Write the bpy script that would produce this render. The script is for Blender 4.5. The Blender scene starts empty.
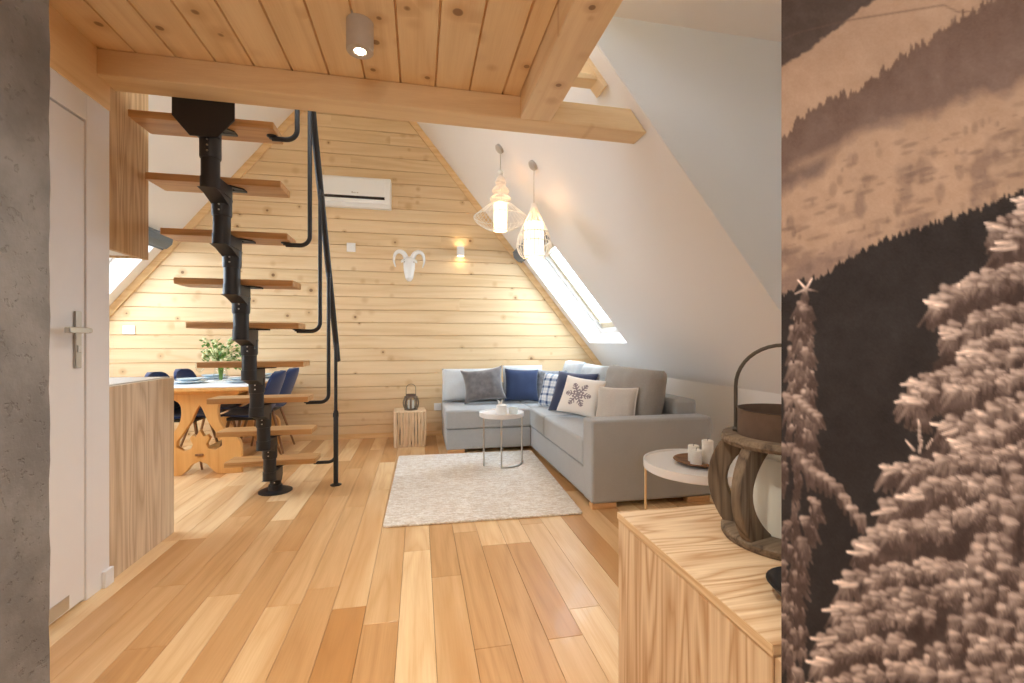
import bpy, bmesh, math, random
import numpy as np
from mathutils import Vector, Matrix, Euler

random.seed(7)
rng = np.random.default_rng(11)
scene = bpy.context.scene
COL = scene.collection
PI = math.pi
R = math.radians

# ------------------------------------------------------------------ helpers
class MB:
    """collects geometry into a bmesh, built as ONE mesh object"""
    def __init__(self):
        self.bm = bmesh.new()
        self.rnd = self.bm.faces.layers.float.new('rnd')
        self.cur = 0.0
    def face(self, vs):
        try:
            f = self.bm.faces.new(vs)
            f[self.rnd] = self.cur
            return f
        except ValueError:
            return None
    def hexa(self, p):
        """p: 8 points, 0-3 bottom ring, 4-7 top ring"""
        v = [self.bm.verts.new(q) for q in p]
        for idx in ((3, 2, 1, 0), (4, 5, 6, 7), (0, 1, 5, 4), (1, 2, 6, 5), (2, 3, 7, 6), (3, 0, 4, 7)):
            self.face([v[i] for i in idx])
        return self
    def box(self, x0, x1, y0, y1, z0, z1):
        return self.hexa([(x0, y0, z0), (x1, y0, z0), (x1, y1, z0), (x0, y1, z0),
                          (x0, y0, z1), (x1, y0, z1), (x1, y1, z1), (x0, y1, z1)])
    def obox(self, c, s, m=None):
        c = Vector(c)
        m = m or Matrix.Identity(3)
        h = [d / 2 for d in s]
        pts = [(-1, -1, -1), (1, -1, -1), (1, 1, -1), (-1, 1, -1), (-1, -1, 1), (1, -1, 1), (1, 1, 1), (-1, 1, 1)]
        return self.hexa([c + m @ Vector((a * h[0], b * h[1], d * h[2])) for a, b, d in pts])
    def prism(self, poly, axis, t0, t1):
        """extrude a 2D polygon along axis ('x','y','z')"""
        def P(a, b, t):
            return {'x': (t, a, b), 'y': (a, t, b), 'z': (a, b, t)}[axis]
        n = len(poly)
        v0 = [self.bm.verts.new(P(a, b, t0)) for a, b in poly]
        v1 = [self.bm.verts.new(P(a, b, t1)) for a, b in poly]
        self.face(v0[::-1]); self.face(v1)
        for i in range(n):
            j = (i + 1) % n
            self.face([v0[i], v0[j], v1[j], v1[i]])
        return self
    def tube(self, pts, r, seg=10, caps=True, closed=False):
        pts = [Vector(p) for p in pts]
        n = len(pts)
        rad = r if isinstance(r, (list, tuple)) else [r] * n
        tang = []
        for i in range(n):
            if closed:
                t = pts[(i + 1) % n] - pts[i - 1]
            else:
                t = pts[min(i + 1, n - 1)] - pts[max(i - 1, 0)]
            tang.append(t.normalized() if t.length > 1e-9 else Vector((0, 0, 1)))
        ref = Vector((0, 0, 1)) if abs(tang[0].z) < .9 else Vector((1, 0, 0))
        nrm = tang[0].cross(ref).normalized()
        rings = []
        for i in range(n):
            nrm = (nrm - tang[i] * nrm.dot(tang[i]))
            nrm = nrm.normalized() if nrm.length > 1e-6 else tang[i].orthogonal().normalized()
            b = tang[i].cross(nrm)
            rings.append([self.bm.verts.new(pts[i] + (nrm * math.cos(2 * PI * k / seg) + b * math.sin(2 * PI * k / seg)) * rad[i]) for k in range(seg)])
        m = n if closed else n - 1
        for i in range(m):
            a, c = rings[i], rings[(i + 1) % n]
            for k in range(seg):
                l = (k + 1) % seg
                self.face([a[k], a[l], c[l], c[k]])
        if caps and not closed:
            self.face(rings[0][::-1]); self.face(rings[-1])
        return self
    def lathe(self, prof, seg=32, c=(0, 0, 0)):
        rings = []
        for r, z in prof:
            if r < 1e-6:
                rings.append([self.bm.verts.new((c[0], c[1], c[2] + z))])
            else:
                rings.append([self.bm.verts.new((c[0] + r * math.cos(2 * PI * k / seg), c[1] + r * math.sin(2 * PI * k / seg), c[2] + z)) for k in range(seg)])
        for a, b in zip(rings, rings[1:]):
            for k in range(seg):
                l = (k + 1) % seg
                if len(a) == 1 and len(b) == 1:
                    continue
                if len(a) == 1:
                    self.face([a[0], b[l], b[k]])
                elif len(b) == 1:
                    self.face([a[k], a[l], b[0]])
                else:
                    self.face([a[k], a[l], b[l], b[k]])
        return self
    def grid(self, fn, nu, nv, closeu=False):
        V = [[self.bm.verts.new(fn(i / nu, j / nv)) for j in range(nv + 1)] for i in range(nu if closeu else nu + 1)]
        for i in range(nu):
            i2 = (i + 1) % len(V)
            for j in range(nv):
                self.face([V[i][j], V[i2][j], V[i2][j + 1], V[i][j + 1]])
        return V
    def blob(self, c, rx, ry, rz, seg=14, rings=9, p=1.0):
        def f(u, v):
            th, ph = 2 * PI * u, PI * v - PI / 2
            sp = lambda a: math.copysign(abs(a) ** p, a)
            return (c[0] + rx * sp(math.cos(th)) * sp(math.cos(ph)), c[1] + ry * sp(math.sin(th)) * sp(math.cos(ph)), c[2] + rz * sp(math.sin(ph)))
        self.grid(f, seg, rings, True)
        return self
    def build(self, name, mat=None, parent=None, bevel=0.0, smooth=40, seg=2, weld=True):
        bm = self.bm
        if weld:
            bmesh.ops.remove_doubles(bm, verts=bm.verts, dist=1e-6)
        bmesh.ops.recalc_face_normals(bm, faces=bm.faces)
        me = bpy.data.meshes.new(name)
        bm.to_mesh(me); bm.free()
        if smooth:
            me.polygons.foreach_set('use_smooth', [True] * len(me.polygons))
            me.set_sharp_from_angle(angle=R(smooth))
        o = bpy.data.objects.new(name, me)
        COL.objects.link(o)
        if mat:
            me.materials.append(mat)
        if parent:
            o.parent = parent
        if bevel:
            b = o.modifiers.new('bevel', 'BEVEL')
            b.width = bevel; b.segments = seg; b.limit_method = 'ANGLE'; b.angle_limit = R(35)
        return o

def tag(o, label=None, cat=None, group=None, kind=None):
    if label: o['label'] = label
    if cat: o['category'] = cat
    if group: o['group'] = group
    if kind: o['kind'] = kind
    return o
def thing(name, loc=(0, 0, 0), rz=0.0, label=None, cat=None, group=None, kind=None):
    o = bpy.data.objects.new(name, None)
    COL.objects.link(o)
    o.location = loc; o.rotation_euler = (0, 0, rz)
    o.empty_display_size = .1
    return tag(o, label, cat, group, kind)
def copy_tree(o, parent=None):
    c = o.copy(); COL.objects.link(c)
    if parent: c.parent = parent
    for ch in list(o.children):
        copy_tree(ch, c)
    return c
def filled_shape(name, outer, holes, t0, t1, mat, parent, bevel=.004):
    """slab cut in the XZ plane with holes, thickness along Y from t0 to t1"""
    cu = bpy.data.curves.new(name, 'CURVE'); cu.dimensions = '2D'; cu.fill_mode = 'BOTH'
    cu.extrude = abs(t1 - t0) / 2 - bevel; cu.bevel_depth = bevel; cu.bevel_resolution = 1
    cu.offset = -bevel
    for pl in [outer] + holes:
        sp = cu.splines.new('POLY'); sp.points.add(len(pl) - 1)
        for q, (a, b) in zip(sp.points, pl):
            q.co = (a, b, 0, 1)
        sp.use_cyclic_u = True
    tmp = bpy.data.objects.new(name, cu); COL.objects.link(tmp)
    me = bpy.data.meshes.new_from_object(tmp)
    bpy.data.objects.remove(tmp); bpy.data.curves.remove(cu)
    me.transform(Matrix.Translation((0, (t0 + t1) / 2, 0)) @ Matrix.Rotation(PI / 2, 4, 'X'))
    me.materials.clear(); me.materials.append(mat)
    o = bpy.data.objects.new(name, me); COL.objects.link(o)
    if parent: o.parent = parent
    return o
def arc(c, r, a0, a1, n, plane='xz', t=0):
    out = []
    for i in range(n + 1):
        a = a0 + (a1 - a0) * i / n
        p, q = c[0] + r * math.cos(a), c[1] + r * math.sin(a)
        out.append({'xz': (p, t, q), 'xy': (p, q, t), 'yz': (t, p, q)}[plane])
    return out
def spline(pts, n=8):
    """Catmull-Rom through points of any dimension"""
    P = [Vector(p) for p in pts]
    P = [P[0] * 2 - P[1]] + P + [P[-1] * 2 - P[-2]]
    out = []
    for i in range(1, len(P) - 2):
        for k in range(n):
            t = k / n
            a, b, c, d = P[i - 1:i + 3]
            out.append(.5 * ((2 * b) + (c - a) * t + (2 * a - 5 * b + 4 * c - d) * t * t + (3 * b - a - 3 * c + d) * t ** 3))
    out.append(P[-2])
    return out

# ------------------------------------------------------------------ materials
def srgb(*c):
    """0-255 display colour to linear"""
    out = []
    for v in c[:3]:
        v /= 255
        out.append(v / 12.92 if v <= .04045 else ((v + .055) / 1.055) ** 2.4)
    return (*out, 1)
class NT:
    def __init__(self, name):
        self.m = bpy.data.materials.new(name); self.m.use_nodes = True
        self.t = self.m.node_tree
        self.t.nodes.clear()
        self.out = self.n('ShaderNodeOutputMaterial')
    def n(self, typ, **kw):
        nd = self.t.nodes.new(typ)
        for k, v in kw.items():
            setattr(nd, k, v)
        return nd
    def l(self, a, b):
        self.t.links.new(a, b)
    def val(self, sock, v):
        if isinstance(v, bpy.types.NodeSocket): self.l(v, sock)
        else: sock.default_value = v
    def math(self, op, a, b=None, c=None, clamp=False):
        nd = self.n('ShaderNodeMath', operation=op, use_clamp=clamp)
        self.val(nd.inputs[0], a)
        if b is not None: self.val(nd.inputs[1], b)
        if c is not None: self.val(nd.inputs[2], c)
        return nd.outputs[0]
    def vmath(self, op, a, b):
        nd = self.n('ShaderNodeVectorMath', operation=op)
        self.val(nd.inputs[0], a); self.val(nd.inputs[1], b)
        return nd.outputs[0]
    def mix(self, f, a, b, mode='MIX'):
        nd = self.n('ShaderNodeMix', data_type='RGBA', blend_type=mode)
        self.val(nd.inputs[0], f); self.val(nd.inputs[6], a); self.val(nd.inputs[7], b)
        return nd.outputs[2]
    def ramp(self, f, lo, hi, a=0.0, b=1.0):
        nd = self.n('ShaderNodeMapRange', clamp=True)
        nd.interpolation_type = 'SMOOTHSTEP'
        self.val(nd.inputs[0], f)
        for i, v in zip((1, 2, 3, 4), (lo, hi, a, b)): nd.inputs[i].default_value = v
        return nd.outputs[0]
    def obj(self):
        return self.n('ShaderNodeTexCoord').outputs['Object']
    def noise(self, vec, scale, detail=2, rough=.5, dist=0, out=0):
        nd = self.n('ShaderNodeTexNoise')
        self.l(vec, nd.inputs['Vector'])
        nd.inputs['Scale'].default_value = scale; nd.inputs['Detail'].default_value = detail
        nd.inputs['Roughness'].default_value = rough; nd.inputs['Distortion'].default_value = dist
        return nd.outputs[out]
    def voro(self, vec, scale, out='Distance', rand=1.0, feature='F1'):
        nd = self.n('ShaderNodeTexVoronoi', feature=feature)
        self.l(vec, nd.inputs['Vector'])
        nd.inputs['Scale'].default_value = scale; nd.inputs['Randomness'].default_value = rand
        return nd
    def bump(self, h, strength, dist=.002):
        nd = self.n('ShaderNodeBump')
        self.l(h, nd.inputs['Height']); nd.inputs['Strength'].default_value = strength; nd.inputs['Distance'].default_value = dist
        return nd.outputs[0]
    def pbr(self, col, rough=.5, metal=0.0, normal=None, spec=.5, sheen=0.0, coat=0.0, trans=0.0, emit=None, estr=0.0, alpha=None):
        p = self.n('ShaderNodeBsdfPrincipled')
        self.val(p.inputs['Base Color'], col); self.val(p.inputs['Roughness'], rough)
        p.inputs['Metallic'].default_value = metal; p.inputs['Specular IOR Level'].default_value = spec
        if sheen: p.inputs['Sheen Weight'].default_value = sheen
        if coat: p.inputs['Coat Weight'].default_value = coat
        if trans: p.inputs['Transmission Weight'].default_value = trans
        if emit is not None:
            p.inputs['Emission Color'].default_value = emit; p.inputs['Emission Strength'].default_value = estr
        if normal is not None: self.l(normal, p.inputs['Normal'])
        self.l(p.outputs[0], self.out.inputs[0])
        return self.m

def wood(name, light, dark, axis=0, alt=None, along=.08, across=9, rings=7, amt=.6, fibre=.35, knots=0.0, kscale=5, kplane=(0, 2), ksize=.11, rough=.5, spec=.4, bump=.15, altamt=1.0, coat=0.0):
    t = NT(name)
    at = t.n('ShaderNodeAttribute', attribute_name='rnd')
    rnd = at.outputs['Fac']
    off = t.n('ShaderNodeCombineXYZ')
    for i, k in enumerate((37.0, 53.0, 71.0)):
        t.l(t.math('MULTIPLY', rnd, k), off.inputs[i])
    o = t.obj()
    v = t.vmath('ADD', o, off.outputs[0])
    S = [1.0] * 3; S[axis] = along
    v1 = t.vmath('MULTIPLY', v, tuple(S))
    S2 = [1.0] * 3; S2[axis] = .03
    v2 = t.vmath('MULTIPLY', v, tuple(S2))
    n1 = t.noise(v1, across, 1.5, .45, .25)
    g = t.math('PINGPONG', t.math('MULTIPLY', n1, rings * 2), 1.0)
    g = t.math('POWER', g, 1.6)
    f = t.noise(v2, 170, 2, .6)
    f = t.ramp(f, .3, .75)
    k = t.math('ADD', t.math('MULTIPLY', g, amt), t.math('MULTIPLY', f, fibre), clamp=True)
    col = t.mix(k, light, dark)
    if alt:
        r2 = t.math('FRACT', t.math('MULTIPLY', rnd, 17.31))
        col = t.mix(t.math('MULTIPLY', t.math('POWER', r2, 1.5), altamt), col, t.mix(k, alt, tuple(a * b for a, b in zip(alt, (.72, .68, .62, 1)))))
        big = t.noise(v1, 5.0, 2, .5)
        col = t.mix(t.ramp(big, .45, .7, 0, .55 * altamt), col, alt)
    h = k
    if knots > 0:
        sep = t.n('ShaderNodeSeparateXYZ'); t.l(v, sep.inputs[0])
        cb = t.n('ShaderNodeCombineXYZ')
        t.l(sep.outputs[kplane[0]], cb.inputs[0]); t.l(sep.outputs[kplane[1]], cb.inputs[1])
        vo = t.voro(cb.outputs[0], kscale)
        sc = t.n('ShaderNodeSeparateColor'); t.l(vo.outputs['Color'], sc.inputs[0])
        gate = t.math('LESS_THAN', sc.outputs[0], knots)
        size = t.math('MULTIPLY_ADD', sc.outputs[1], ksize * .8, ksize * .35)
        d = t.math('DIVIDE', vo.outputs['Distance'], size)
        kn = t.math('MULTIPLY', t.ramp(d, .75, 1.05, 1, 0), gate)
        halo = t.math('MULTIPLY', t.ramp(d, .9, 3.2, .55, 0), gate)
        col = t.mix(halo, col, tuple(a * b for a, b in zip(dark, (.82, .72, .62, 1))))
        col = t.mix(t.math('MULTIPLY', kn, .85), col, tuple(a * b for a, b in zip(dark, (.34, .25, .2, 1))))
    nr = t.bump(h, bump, .0015)
    return t.pbr(col, rough, 0, nr, spec, coat=coat)

def plain(name, col, rough=.5, metal=0.0, nscale=60, var=.06, bump=.05, bd=.001, **kw):
    t = NT(name)
    o = t.obj()
    n = t.noise(o, nscale, 3, .6)
    c = t.mix(n, tuple(min(1, x * (1 + var)) for x in col[:3]) + (1,), tuple(x * (1 - var) for x in col[:3]) + (1,))
    nr = t.bump(n, bump, bd) if bump else None
    return t.pbr(c, rough, metal, nr, **kw)

def fabric(name, col, scale=420, var=.18, bump=.35, sheen=.25, rough=.9, blotch=.12):
    t = NT(name)
    o = t.obj()
    w = t.noise(o, scale, 2, .6)
    b = t.noise(o, 9, 3, .5)
    dark = tuple(x * (1 - var * 1.6) for x in col[:3]) + (1,)
    lite = tuple(min(1, x * (1 + var)) for x in col[:3]) + (1,)
    c = t.mix(t.ramp(w, .3, .7), dark, lite)
    c = t.mix(t.ramp(b, .35, .7, 0, blotch), c, dark)
    return t.pbr(c, rough, 0, t.bump(w, bump, .0012), .2, sheen=sheen)

def vcol(name, rough=.85, bump=.2, scale=400, spec=.2, sheen=0.0):
    t = NT(name)
    a = t.n('ShaderNodeAttribute', attribute_name='Col')
    w = t.noise(t.obj(), scale, 2, .6)
    c = t.mix(.25, a.outputs['Color'], t.mix(w, (.0, .0, .0, 1), (1, 1, 1, 1)), 'OVERLAY')
    return t.pbr(c, rough, 0, t.bump(w, bump, .001), spec, sheen=sheen)

def emitter(name, col, strength):
    t = NT(name)
    return t.pbr(col, .5, emit=col, estr=strength)

def window_glass(name, tint=(.93, .97, 1, 1), gloss=1.0):
    t = NT(name)
    tr = t.n('ShaderNodeBsdfTransparent'); tr.inputs[0].default_value = tint
    gl = t.n('ShaderNodeBsdfGlossy'); gl.inputs['Roughness'].default_value = .02
    fr = t.n('ShaderNodeFresnel'); fr.inputs[0].default_value = 1.45
    mx = t.n('ShaderNodeMixShader')
    geo = t.n('ShaderNodeNewGeometry')
    front = t.math('SUBTRACT', 1.0, geo.outputs['Backfacing'])
    t.l(t.math('MULTIPLY', t.math('MULTIPLY', fr.outputs[0], front), gloss, clamp=True), mx.inputs[0])
    t.l(tr.outputs[0], mx.inputs[1]); t.l(gl.outputs[0], mx.inputs[2])
    t.l(mx.outputs[0], t.out.inputs[0])
    return t.m

M = {}
PINE_L, PINE_D = srgb(234, 209, 170), srgb(210, 174, 126)
M['wall_pine'] = wood('pine_plank_wall', PINE_L, PINE_D, 0, srgb(226, 198, 154), .07, 7, 4, .45, .22, knots=.62, kscale=6.5, ksize=.125, kplane=(0, 2), rough=.55, altamt=.7)
M['ceil_pine'] = wood('pine_plank_ceiling', srgb(242, 217, 176), srgb(224, 190, 142), 1, srgb(228, 194, 146), .06, 8, 4, .5, .25, knots=.95, kscale=8, ksize=.16, kplane=(0, 1), rough=.55, altamt=.6)
M['beam_x'] = wood('pine_beam_crosswise', srgb(238, 212, 170), srgb(220, 186, 140), 0, None, .06, 9, 4, .45, .25, knots=.5, kscale=6, ksize=.10, kplane=(0, 2), rough=.55)
M['beam_y'] = wood('pine_beam_lengthwise', srgb(242, 217, 178), srgb(224, 190, 146), 1, None, .06, 9, 4, .45, .25, knots=.75, kscale=9, ksize=.13, kplane=(0, 1), rough=.55)
M['header_y'] = wood('pine_header', srgb(238, 208, 160), srgb(220, 182, 130), 1, None, .06, 9, 4, .45, .25, knots=.4, kscale=6, ksize=.10, kplane=(1, 2), rough=.55)
M['trim_wood'] = wood('pine_trim', srgb(238, 206, 158), srgb(214, 172, 116), 0, None, .12, 9, 5, .5, .25, rough=.55)
M['floor'] = wood('ash_floor_boards', srgb(246, 218, 174), srgb(224, 182, 128), 1, srgb(198, 146, 90), .10, 7.5, 6, .5, .3, rough=.36, spec=.45, bump=.06, altamt=1.0, coat=.08)
M['ply_dresser'] = wood('dresser_pine_board', srgb(232, 208, 174), srgb(188, 148, 108), 2, None, .07, 13, 8, .8, .3, rough=.55)
M['ply_dresser_top'] = wood('dresser_top_board', srgb(232, 208, 174), srgb(188, 148, 108), 0, None, .09, 15, 8, .8, .3, rough=.5)
M['ply_kitchen'] = wood('kitchen_grained_board', srgb(228, 210, 184), srgb(192, 168, 138), 2, None, .07, 9, 8, .75, .35, rough=.55)
M['ply_upper'] = wood('upper_cabinet_board', srgb(216, 184, 140), srgb(178, 140, 98), 2, None, .06, 12, 8, .75, .35, rough=.55)
M['tread'] = wood('stair_tread_wood', srgb(206, 160, 106), srgb(172, 122, 70), 0, None, .06, 14, 5, .55, .3, rough=.42)
M['edge_band'] = wood('edge_band_wood', srgb(232, 204, 164), srgb(190, 148, 104), 1, None, .04, 30, 5, .5, .35, rough=.55)
M['table_wood'] = wood('honey_pine_table', srgb(228, 178, 112), srgb(208, 152, 84), 2, None, .08, 7, 5, .5, .25, rough=.45)
M['sofa_foot'] = wood('sofa_foot_wood', srgb(226, 184, 134), srgb(196, 148, 100), 0, None, .1, 14, 5, .5, .3, rough=.5)
M['dark_wood'] = wood('weathered_brown_wood', srgb(138, 120, 100), srgb(82, 68, 56), 2, None, .12, 22, 5, .7, .4, rough=.75, bump=.5)
M['dark_wood_flat'] = wood('weathered_brown_wood_discs', srgb(142, 124, 104), srgb(86, 72, 60), 0, None, .12, 22, 5, .7, .4, rough=.75, bump=.5)
M['plate_wood'] = wood('turned_wood_plate', srgb(150, 108, 72), srgb(96, 64, 40), 0, None, .12, 22, 5, .7, .4, rough=.5)
M['twig'] = wood('split_branch_wood', srgb(240, 218, 188), srgb(214, 180, 140), 2, srgb(226, 198, 162), .08, 30, 4, .5, .3, rough=.75)
M['chair_leg'] = wood('chair_leg_wood', srgb(150, 108, 70), srgb(112, 78, 48), 2, None, .08, 40, 4, .5, .3, rough=.5)
M['white_wall'] = plain('white_wall_paint', srgb(238, 234, 230), .85, nscale=140, var=.012, bump=.06)
M['white_ceiling'] = plain('white_slope_paint', srgb(238, 235, 232), .85, nscale=140, var=.012, bump=.06)
M['dormer_paint'] = plain('dormer_paint', srgb(232, 235, 236), .85, nscale=140, var=.012, bump=.06)
M['door_white'] = plain('white_door_lacquer', srgb(238, 241, 247), .38, nscale=20, var=.01, bump=.02)
M['white_plastic'] = plain('white_plastic', srgb(238, 238, 236), .35, nscale=30, var=.01, bump=.0)
M['chrome'] = plain('brushed_nickel', (.62, .60, .56, 1), .28, 1.0, nscale=80, var=.03, bump=.02)
M['brass'] = plain('brass_rod', (.82, .68, .46, 1), .3, 1.0, nscale=80, var=.03, bump=.02)
M['black'] = plain('black_powder_coat', srgb(34, 33, 35), .42, 0.0, nscale=300, var=.1, bump=.05)
M['bolt'] = plain('bright_screw', (.75, .74, .72, 1), .3, 1.0, bump=0)
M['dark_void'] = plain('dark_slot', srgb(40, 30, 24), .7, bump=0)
M['sofa'] = fabric('grey_sofa_weave', srgb(180, 183, 185))
M['cushion_grey'] = fabric('taupe_grey_weave', srgb(158, 153, 147))
M['cushion_blue'] = fabric('pale_blue_grey_weave', srgb(212, 218, 222))
M['pillow_dark'] = fabric('charcoal_velvet', srgb(116, 112, 112), 16, .16, .1, .8, .7, .3)
M['pillow_navy'] = fabric('navy_cotton', srgb(52, 66, 98), 300, .15, .3, .3)
M['pillow_navy_dark'] = fabric('dark_navy_cotton', srgb(56, 62, 88), 300, .15, .3, .3)
M['pillow_pattern'] = fabric('mottled_blue_grey', srgb(146, 152, 160), 30, .2, .2, .2, .9, .4)
M['pillow_linen'] = fabric('pale_linen', srgb(206, 200, 192), 380, .12)
M['piping'] = fabric('white_piping', srgb(234, 230, 224), 380, .06)
M['print'] = vcol('printed_pillow_cotton')
M['plaid'] = vcol('plaid_pillow_wool')
M['navy_seat'] = fabric('navy_seat_upholstery', srgb(38, 56, 98), 300, .15, .2, .3)
M['linen_white'] = fabric('white_table_linen', srgb(232, 232, 234), 380, .05, .15)
M['ceramic'] = plain('pale_blue_glaze', srgb(196, 212, 222), .2, nscale=8, var=.03, bump=0)
M['white_ceramic'] = plain('white_glaze', srgb(236, 234, 230), .3, nscale=8, var=.01, bump=0)
M['tray_white'] = plain('white_lacquer', srgb(236, 234, 232), .3, nscale=10, var=.01, bump=0)
M['wax'] = plain('white_wax', srgb(240, 236, 226), .5, nscale=20, var=.02, bump=.03, spec=.4)
M['wick'] = plain('charred_wick', srgb(60, 52, 46), .9, bump=0)
M['ram'] = plain('matt_white_resin', srgb(240, 240, 238), .6, nscale=20, var=.01, bump=0)
M['blind'] = fabric('grey_blind_cloth', srgb(116, 126, 136), 300, .12, .2, .1)
M['cream_frame'] = plain('cream_window_frame', srgb(210, 196, 168), .4, nscale=12, var=.02, bump=.02)
M['wire'] = plain('white_wire', srgb(240, 236, 228), .4, bump=0)
M['cord'] = plain('pale_textile_cord', srgb(196, 186, 174), .8, bump=0)
M['lamp_shade'] = emitter('lit_lamp_shade', (1.0, .80, .54, 1), 1.6)
M['lamp_lens'] = emitter('lit_spot_lens', (1.0, .84, .62, 1), 30.0)
M['sconce_lens'] = emitter('lit_sconce_lens', (1.0, .74, .42, 1), 26.0)
M['spot_body'] = plain('warm_white_spot', srgb(190, 180, 168), .5, bump=0)
M['glass'] = window_glass('window_pane_glass')
M['lantern_glass'] = window_glass('clear_thin_glass', (.97, .98, .98, 1), 1.0)
M['rusty'] = plain('rusty_brown_iron', srgb(104, 84, 70), .6, .2, nscale=40, var=.25, bump=.2)
M['iron'] = plain('dark_iron_wire', srgb(88, 80, 72), .5, .3, nscale=60, var=.15, bump=.1)
M['leaf'] = plain('fresh_leaf', srgb(112, 150, 62), .5, nscale=30, var=.25, bump=0)
M['petal'] = plain('cream_petal', srgb(226, 226, 176), .6, nscale=30, var=.15, bump=0)
M['counter'] = plain('pale_grey_worktop', srgb(206, 200, 194), .35, nscale=200, var=.05, bump=0)

def concrete_mat():
    t = NT('rough_grey_plaster')
    o = t.obj()
    n = t.noise(o, 5, 5, .65); n2 = t.noise(o, 40, 4, .7)
    v = t.noise(o, 48, 3, .6, .2)
    c = t.mix(t.ramp(n, .3, .7), srgb(138, 137, 138), srgb(112, 111, 112))
    pit = t.ramp(v, .60, .68)
    c = t.mix(t.math('MULTIPLY', pit, .22), c, srgb(74, 72, 72))
    h = t.math('SUBTRACT', n2, t.math('MULTIPLY', pit, .8))
    return t.pbr(c, .85, 0, t.bump(h, .5, .004))
M['concrete'] = concrete_mat()
def rug_mat():
    t = NT('woven_cream_rug')
    o = t.obj()
    v = t.vmath('MULTIPLY', o, (1, 1.8, 1))
    vo = t.voro(v, 62, rand=.8)
    big = t.noise(o, 5, 4, .6)
    fine = t.noise(t.vmath('MULTIPLY', o, (.6, 1.6, 1)), 38, 3, .65)
    c = t.mix(t.ramp(fine, .44, .60), srgb(255, 251, 244), srgb(232, 221, 206))
    c = t.mix(t.ramp(big, .35, .7, .0, .2), c, srgb(206, 192, 176))
    c = t.mix(t.ramp(vo.outputs['Distance'], .3, .75, 0, .3), c, srgb(176, 160, 144))
    h = t.math('SUBTRACT', 1.0, vo.outputs['Distance'])
    return t.pbr(c, .95, 0, t.bump(h, .8, .008), .1, sheen=.2)
M['rug'] = rug_mat()

# ------------------------------------------------------------------ room numbers (metres; camera at x=0, y=0)
YB = 5.41                # gable wall
YR = -1.5                # wall behind the hall
RX, RZ, SL = -.6875, 4.4625, 1.24
XR, XL = 2.30, -3.675    # knee walls
zr = lambda x: 3.61 - SL * x
zl = lambda x: 5.315 + SL * x
ZC = 2.39                # plank ceiling
def struct(o): 
    o['kind'] = 'structure'; return o

# floor: one board after another, laid lengthwise
mb = MB()
x = -3.75
while x < 3.2:
    w = .136
    y = YR - random.random() * 1.4
    while y < YB + .02:
        L = random.uniform(.7, 1.9)
        y1 = min(y + L, YB + .1)
        mb.cur = random.random()
        mb.box(x + .0006, x + w - .0006, max(y, YR - .1) + .0006, y1 - .0006, -.02, 0)
        y = y + L
    x += w
struct(mb.build('floor', M['floor'], smooth=0, bevel=.0012, seg=1))

mb = MB(); mb.box(-3.9, 3.3, YR - .2, YB + .2, -.06, -.0205)
struct(mb.build('floor_screed', M['dark_void'], smooth=0))

# gable wall of horizontal planks with V joints
def plank_gable(name, y0, y1):
    mb = MB()
    h = .146
    n = int(4.6 / h) + 1
    for i in range(n):
        z0, z1 = i * h, (i + 1) * h
        if z0 > 4.45: break
        def span(z):
            z = min(z, RZ - .001)
            return max(XL, (z - 5.315) / SL), min(XR, (3.61 - z) / SL)
        a0, b0 = span(z0); a1, b1 = span(z1)
        if z1 > RZ: z1 = RZ - .005
        # a few butt joints per course
        mb.cur = random.random()
        v = .0055
        cuts = [(0, 1)]
        j = random.random()
        if random.random() < .6: cuts = [(0, .2 + .6 * j), (.2 + .6 * j, 1)]
        for s, e in cuts:
            mb.cur = random.random()
            lo0, hi0 = a0 + (b0 - a0) * s, a0 + (b0 - a0) * e
            lo1, hi1 = lo0 if s else a1, hi0 if e < 1 else b1
            fr = [(lo0, y0 + .012, z0), (hi0, y0 + .012, z0), (hi0, y0, z0 + v), (hi1, y0, z1 - v), (hi1, y0 + .012, z1), (lo1, y0 + .012, z1), (lo1, y0, z1 - v), (lo0, y0, z0 + v)]
            bk = [(p[0], y1, p[2]) for p in fr]
            f = [mb.bm.verts.new(p) for p in fr]; b = [mb.bm.verts.new(p) for p in bk]
            mb.face([f[0], f[1], f[2], f[7]]); mb.face([f[7], f[2], f[3], f[6]]); mb.face([f[6], f[3], f[4], f[5]])
            mb.face(b[::-1])
            for k in range(8):
                mb.face([f[k], b[k], b[(k + 1) % 8], f[(k + 1) % 8]])
    return struct(mb.build(name, M['wall_pine'], smooth=0, weld=False))
plank_gable('wall_back', YB, YB + .12)
mb = MB(); mb.prism([(XL - .2, -.02), (3.2, -.02), (3.2, 2.9), (RX, RZ + .5), (XL - .2, 1.2)], 'y', YR - .1, YR)
struct(mb.build('wall_rear', M['white_wall'], smooth=0))
mb = MB(); mb.box(XR, XR + .12, 2.1, YB + .12, -.02, zr(XR) + .1)
mb.box(XR, XR + .12, YR, 2.1, -.02, 1.0)
struct(mb.build('wall_right', M['white_wall'], smooth=0))
mb = MB(); mb.box(XL - .12, XL, YR, YB + .12, -.02, zl(XL) + .1)
struct(mb.build('wall_left', M['white_wall'], smooth=0))

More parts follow.
